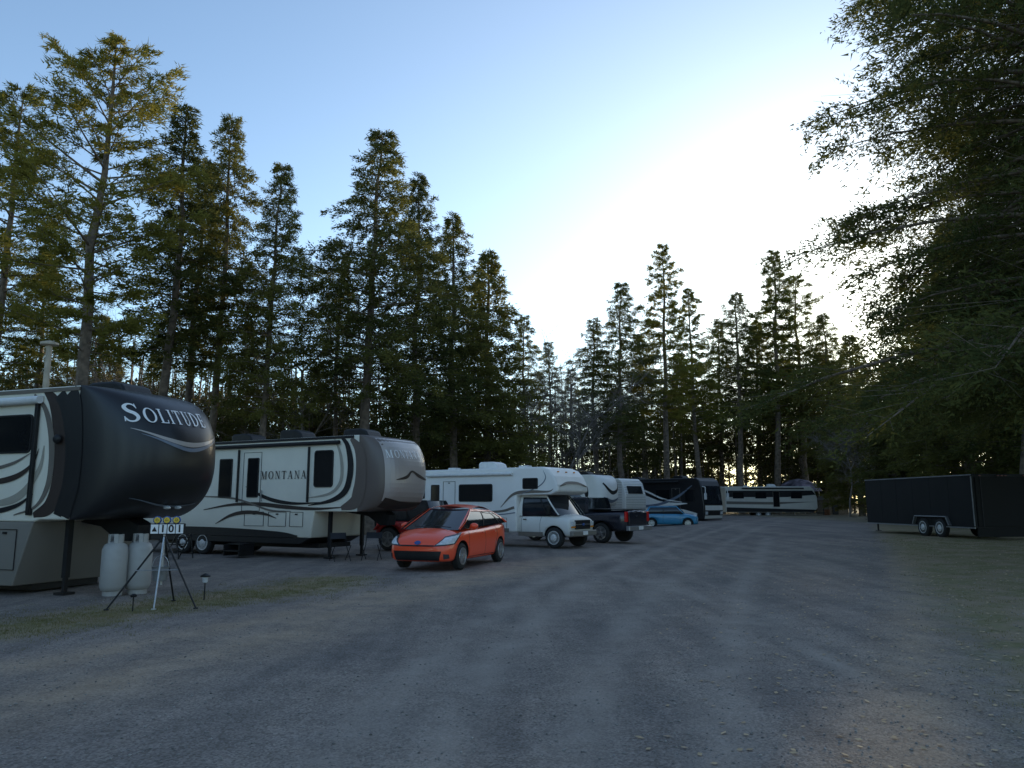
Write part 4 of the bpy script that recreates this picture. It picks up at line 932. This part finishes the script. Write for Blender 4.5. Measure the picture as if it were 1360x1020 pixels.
PR['hemd']=mk_proto('hemlock_tree','tree',(5,16,.8,4.2,230,pyr,.08,.4,.2,7.0,18,.19,.036,.24),m_hem)
PR['slim']=mk_proto('spruce_tree','tree',(6,20,8,3.0,125,spr(12),.0,.5,.14,8.5,20,.17,.028,.20),m_hem,lmin=.3)
PR['wpine']=mk_proto('pine_tree','tree',(7,26,9,5.3,125,spr(3),.06,.5,-.02,5.8,28,.26,.032,.30),m_pine,lmin=.3)
def tree(px,Y,py,kind,label,w=1.,group=None,X=None,zt=None,rz=None):
    name,cat,tm,cm,h=PR[kind]; x=XA(px,Y) if X is None else X; ht=(ZA(py,Y) if zt is None else zt); s=ht/h
    r=empty(name,(x,Y,ground_z(x,Y)),0,label,cat,group); r.rotation_euler=(0,0,random.random()*6.28 if rz is None else rz); r.scale=(s*w,s*w,s)
    for nm,me_ in (('trunk',tm),('crown',cm)):
        o=bpy.data.objects.new(nm,me_); COL.objects.link(o); o.parent=r
gL='conifers standing behind the row of trailers'
L1=[(92,31,48,'pine','tall pine with sunlit crown above the nearest trailer, leftmost full tree',1.05),
(-25,35,120,'pine2','pine cut by the left edge of the photo',1.1),
(35,44,330,'hem2','shorter hemlock between the left edge and the sunlit pine',1.1),
(205,36,142,'slim','slender conifer just right of the sunlit pine',1.25),
(278,39,152,'hem2','narrow hemlock right of the slender conifer',.85),
(248,46,215,'slim','smaller conifer between the slender conifer and the narrow hemlock',1.1),
(352,38,218,'hem3','lone pointed conifer in the middle of the left group',.82),
(318,50,430,'hem','low hemlock filling behind the lone pointed conifer',.9),
(492,42,175,'hem3','large pointed hemlock above the second trailer, tallest of the middle trees',1.12),
(446,50,340,'slim','thin conifer left behind the large pointed hemlock',1.1),
(556,48,232,'hem','hemlock close at the right shoulder of the large pointed one',.92),
(606,53,285,'hem','broad hemlock second from the right end of the left group',1.08),
(645,57,335,'hemd','dense dark hemlock ending the left group at the right',1.1),
(120,52,420,'hemd','low bushy conifer under the sunlit pine',1.1),
(410,56,490,'hemd','low bushy conifer left of the large pointed hemlock',1.0),
(190,57,470,'hemd','low bushy conifer behind the slender conifer',1.1),
(698,74,420,'slim','thin sparse conifer standing in the bright gap',1.15),
(728,88,455,'slim','second thin conifer in the bright gap, farther back',1.2),
(762,96,490,'slim','third thin conifer in the bright gap, near the far row',1.4)]
for (px,Y,py,k,lb,w) in L1: tree(px,Y,py,k,lb,w,gL)
gR='tall conifers beyond the far end of the yard'
L2=[(795,78,425,'slim','shorter conifer at the left end of the far row',1.4),
(830,76,378,'hem3','dark full conifer second in the far row from the left',1.0),
(886,79,335,'wpine','tallest pine on the left of the far row, above the coach motorhome',1.05),
(932,84,390,'wpine','pine just right of the tallest far pine',1.05),
(985,92,392,'hem2','conifer above the left end of the farthest trailer',1.2),
(1032,94,342,'wpine','tall straight pine above the middle of the farthest trailer',1.15),
(1072,98,372,'pine2','pine right of the tall straight pine, with lit branches',1.3),
(1108,92,420,'hem3','conifer above the shed at the end of the yard',1.2),
(1145,82,450,'hemd','dense conifer closing the far row at the right',1.2),
(860,90,450,'hem','filled conifer behind the two left pines of the far row',1.1),
(958,98,430,'hem','filled conifer behind the gap in the far row',1.1),
(1010,104,430,'hem','filled conifer left behind the tall straight pine',1.1),
(908,112,490,'hemd','dense low conifer added to block the sun, deep behind the coach motorhome',1.5),  # deep dense conifers from here on are added to keep sun streaks off the ground
(1055,112,480,'hemd','dense low conifer added to block the sun, deep behind the farthest trailer',1.5),
(1100,112,475,'hemd','dense low conifer added to block the sun, deep behind the shed',1.4),
(820,108,520,'hemd','dense low conifer added to block the sun, deep behind the white ribbed trailer',1.5)]
for (px,Y,py,k,lb,w) in L2: tree(px,Y,py,k,lb,w,gR)
gS='conifers along the right side of the yard'
L3=[(1190,62,480,'hemd','dense conifer just left of the black cargo trailer, farther back',1.2),
(1235,52,410,'hem3','dark hemlock rising behind the left half of the cargo trailer',1.1),
(1290,47,300,'hemd','broad dense conifer behind the middle of the cargo trailer',1.1),
(1345,44,220,'hem','tall dark hemlock behind the right end of the cargo trailer',1.2),
(1410,40,200,'hemd','dense conifer cut by the right edge behind the cargo trailer',1.2)]
for (px,Y,py,k,lb,w) in L3: tree(px,Y,py,k,lb,w,gS)
PR['big']=mk_proto('hemlock_tree','tree',(21,24,5.2,9.0,215,lambda u:(1-u)**.42*(.92+.08*math.sin(u*19)),.0,.28,.24,8.8,28,.15,.025,.40),m_hem,dead=12,lmin=.6)
tree(0,20.5,0,'big','huge dark hemlock overhanging the gravel from the right edge',.97,X=16.6,zt=26,rz=1.0)
tree(0,28,0,'big','second huge hemlock behind the overhanging one at the right edge',.9,X=22.4,zt=25,rz=2.7)
gB='conifers around the viewer, only seen mirrored in paint and glass'
spots=((-26,-16),(-12,-26),(6,-28),(22,-18),(-32,-4),(-30,5),(-27,12),(-34,17),(-24,19))
for i,(x_,y_) in enumerate(spots):
    tree(0,y_,0,'hemd','dense conifer outside the frame beside the yard, number %s clockwise'%('one','two','three','four','five','six','seven','eight','nine')[i],1.6,gB,X=x_,zt=14)
# bare trees
def bare(seed,Ht,r0,spread=.55):
    rg=np.random.default_rng(seed); segs=[]
    def rec(p,d,l,r,lev):
        n=4; q=p.copy(); dd=d.copy()
        for i in range(n):
            dd=dd+rg.normal(0,.10+.03*lev,3)+np.array([0,0,.04]); dd/=np.linalg.norm(dd); e=q+dd*l/n; segs.append((q,e,r*(1-.6*i/n),r*(1-.6*(i+1)/n))); q=e
            if lev<4 and (i>0 or lev>0):
                for _ in range(2 if lev<3 else 3):
                    s=dd+rg.normal(0,spread,3); s/=np.linalg.norm(s); rec(q,s,l*rg.uniform(.35,.62),r*.42,lev+1)
    rec(np.zeros(3),np.array([0,0,1.]),Ht*.72,r0,0)
    v,f=wood_tubes([s for s in segs],3); v[:,2]*=Ht/v[:,2].max(); return np_mesh('trunk',v,f,[m_bark2])
BR=[bare(31,14,.16),bare(32,12,.13,.7)]
def btree(px,Y,py,k,lb,X=None,zt=None,w=1.):
    x=XA(px,Y) if X is None else X; ht=ZA(py,Y) if zt is None else zt
    r=empty('bare_tree',(x,Y,ground_z(x,Y)),0,lb,'tree','leafless trees'); r.rotation_euler=(0,0,random.random()*6); s=ht/(14,12)[k]; r.scale=(s*w,s*w,s)
    o=bpy.data.objects.new('trunk',BR[k]); COL.objects.link(o); o.parent=r
for (px,Y,py,k,lb) in [(712,62,440,0,'leafless tree in the bright gap right of the left group'),(745,66,450,1,'second leafless tree in the bright gap'),(775,72,500,0,'small leafless tree at the left foot of the far row'),
  (400,48,330,0,'leafless tree between the pointed conifer and the large hemlock'),(165,48,420,1,'leafless tree behind the nearest trailer'),(1165,70,520,1,'leafless brushy tree left of the cargo trailer'),(1128,78,540,0,'small leafless tree by the shed'),(560,58,470,1,'leafless tree low behind the motorhome')]:
    btree(px,Y,py,k,lb)
btree(0,33.5,0,0,'leafless tree reaching out beside the overhanging hemlock',X=22.0,zt=20,w=.95)
# woods behind
rg=np.random.default_rng(77)
pxk=[-300,0,150,300,450,600,670,700,770,800,900,1000,1130,1170,1230,1400,1600]
pyk=[500,510,525,535,540,545,555,575,570,560,550,545,540,530,500,450,430]
nc=3000; px=rg.uniform(-300,1600,nc); Dn=np.interp(px,[-300,650,700,1140,1180,1600],[42,58,92,98,60,40]); Dd=Dn+rg.random(nc)**1.3*28
pt_=np.interp(px,pxk,pyk)+rg.normal(0,16,nc)
zt=np.array([ZA(a,b) for a,b in zip(pt_,Dd)]); z=zt*rg.random(nc)**.8; x=(px-680)/F*Dd*CT
m_=85; C=np.stack([x,Dd,z],-1); rad=(.5+1.1*rg.random(nc))[:,None,None]
P=(C[:,None]+rg.normal(0,1,(nc,m_,3))*rad*np.array([1,1,.6])).reshape(-1,3); P[:,2]=np.maximum(P[:,2],.02)
V1=leaf_tris(P,rg.normal(size=(len(P),3)),.38,.09,rg)
segs=[]
for i in range(420):
    a=rg.uniform(-300,1600); D0=np.interp(a,[-300,650,700,1140,1180,1600],[42,58,92,98,60,40])+rg.random()*25; xx=(a-680)/F*D0*CT; hh=ZA(np.interp(a,pxk,pyk)-rg.uniform(0,90),D0); ln=rg.normal(0,.5,2)
    segs.append(((xx,D0,-.1),(xx+ln[0],D0+ln[1],hh),.13+.1*rg.random(),.03))
tv,tf=wood_tubes(segs,5)
woods=bpy.data.objects.new('distant_woods',np_mesh('distant_woods',V1,np.arange(len(V1)).reshape(-1,3),[m_under])); COL.objects.link(woods); tag(woods,'dark tangled woodland undergrowth closing the view behind the trailers','woods',kind='stuff')
w2=bpy.data.objects.new('distant_trunks',np_mesh('distant_trunks',tv,tf,[m_bark])); COL.objects.link(w2); tag(w2,'crowd of thin far trunks inside the woodland behind the trailers','woods',kind='stuff')

# ---------------- camera, light
cam=bpy.data.cameras.new('camera'); co=bpy.data.objects.new('camera',cam); COL.objects.link(co); co.location=(0,0,H); co.rotation_euler=(R(90)+TH,0,0)
cam.sensor_width=36; cam.lens=F/1360*36; cam.clip_end=3000; bpy.context.scene.camera=co
SE,SA=R(10.5),R(25.5)
sd=Vector((math.sin(SA)*math.cos(SE),math.cos(SA)*math.cos(SE),math.sin(SE)))
sl=bpy.data.lights.new('sun','SUN'); sl.energy=4.8; sl.angle=R(1.0); sl.color=(1,.80,.50); so=bpy.data.objects.new('sun',sl); COL.objects.link(so); so.rotation_euler=sd.to_track_quat('Z','Y').to_euler()
w=bpy.data.worlds.new('World'); bpy.context.scene.world=w; w.use_nodes=True; N=w.node_tree.nodes; L=w.node_tree.links
bg=N['Background']; sk=N.new('ShaderNodeTexSky'); sk.sky_type='NISHITA'; sk.sun_disc=False; sk.sun_elevation=SE; sk.sun_rotation=SA; sk.dust_density=.3; sk.air_density=1.0; sk.ozone_density=2.0
bg.inputs[1].default_value=.15
STR=1.45
gv=Vector((sd.x,sd.y,sd.z*STR)).normalized()
tc=N.new('ShaderNodeTexCoord'); nm=N.new('ShaderNodeVectorMath'); nm.operation='NORMALIZE'; L.new(tc.outputs['Generated'],nm.inputs[0])
def dotmap(vec,src):
    dt=N.new('ShaderNodeVectorMath'); dt.operation='DOT_PRODUCT'; dt.inputs[1].default_value=vec; L.new(src,dt.inputs[0])
    mr=N.new('ShaderNodeMapRange'); mr.inputs[1].default_value=-1; mr.inputs[2].default_value=1.0; L.new(dt.outputs['Value'],mr.inputs[0]); return mr.outputs[0]
sq=N.new('ShaderNodeVectorMath'); sq.operation='MULTIPLY'; sq.inputs[1].default_value=(1,1,STR); L.new(nm.outputs[0],sq.inputs[0])
sn=N.new('ShaderNodeVectorMath'); sn.operation='NORMALIZE'; L.new(sq.outputs[0],sn.inputs[0])
dA=dotmap(gv,sn.outputs[0]); dB=dotmap(sd,nm.outputs[0])
def vscale(fac,col):
    sc=N.new('ShaderNodeVectorMath'); sc.operation='SCALE'; sc.inputs[0].default_value=col; L.new(fac,sc.inputs['Scale']); return sc.outputs[0]
def vadd(a,b):
    q=N.new('ShaderNodeVectorMath'); q.operation='ADD'; L.new(a,q.inputs[0]); L.new(b,q.inputs[1]); return q.outputs[0]
def power(i,e):
    pw=N.new('ShaderNodeMath'); pw.operation='POWER'; pw.inputs[1].default_value=e; L.new(i,pw.inputs[0]); return pw.outputs[0]
glow=vscale(power(dA,14),(4.0,3.5,2.7)); glow2=vscale(power(dB,90),(6,4.0,1.2))
sz=N.new('ShaderNodeSeparateXYZ'); L.new(nm.outputs[0],sz.inputs[0])
hz=N.new('ShaderNodeMapRange'); hz.inputs[1].default_value=0; hz.inputs[2].default_value=.75; hz.inputs[3].default_value=1; hz.inputs[4].default_value=0; L.new(sz.outputs[2],hz.inputs[0])
haze=vscale(power(hz.outputs[0],2.5),(2.2,2.2,2.25))
mg=N.new('ShaderNodeVectorMath'); mg.operation='MULTIPLY_ADD'; mg.inputs[1].default_value=(1.05,1.38,1.58); mg.inputs[2].default_value=(.62,.66,.74); L.new(sk.outputs[0],mg.inputs[0])
L.new(vadd(vadd(vadd(mg.outputs[0],glow),glow2),haze),bg.inputs[0])
vs=bpy.context.scene.view_settings; vs.view_transform='Standard'; vs.look='None'; vs.exposure=0
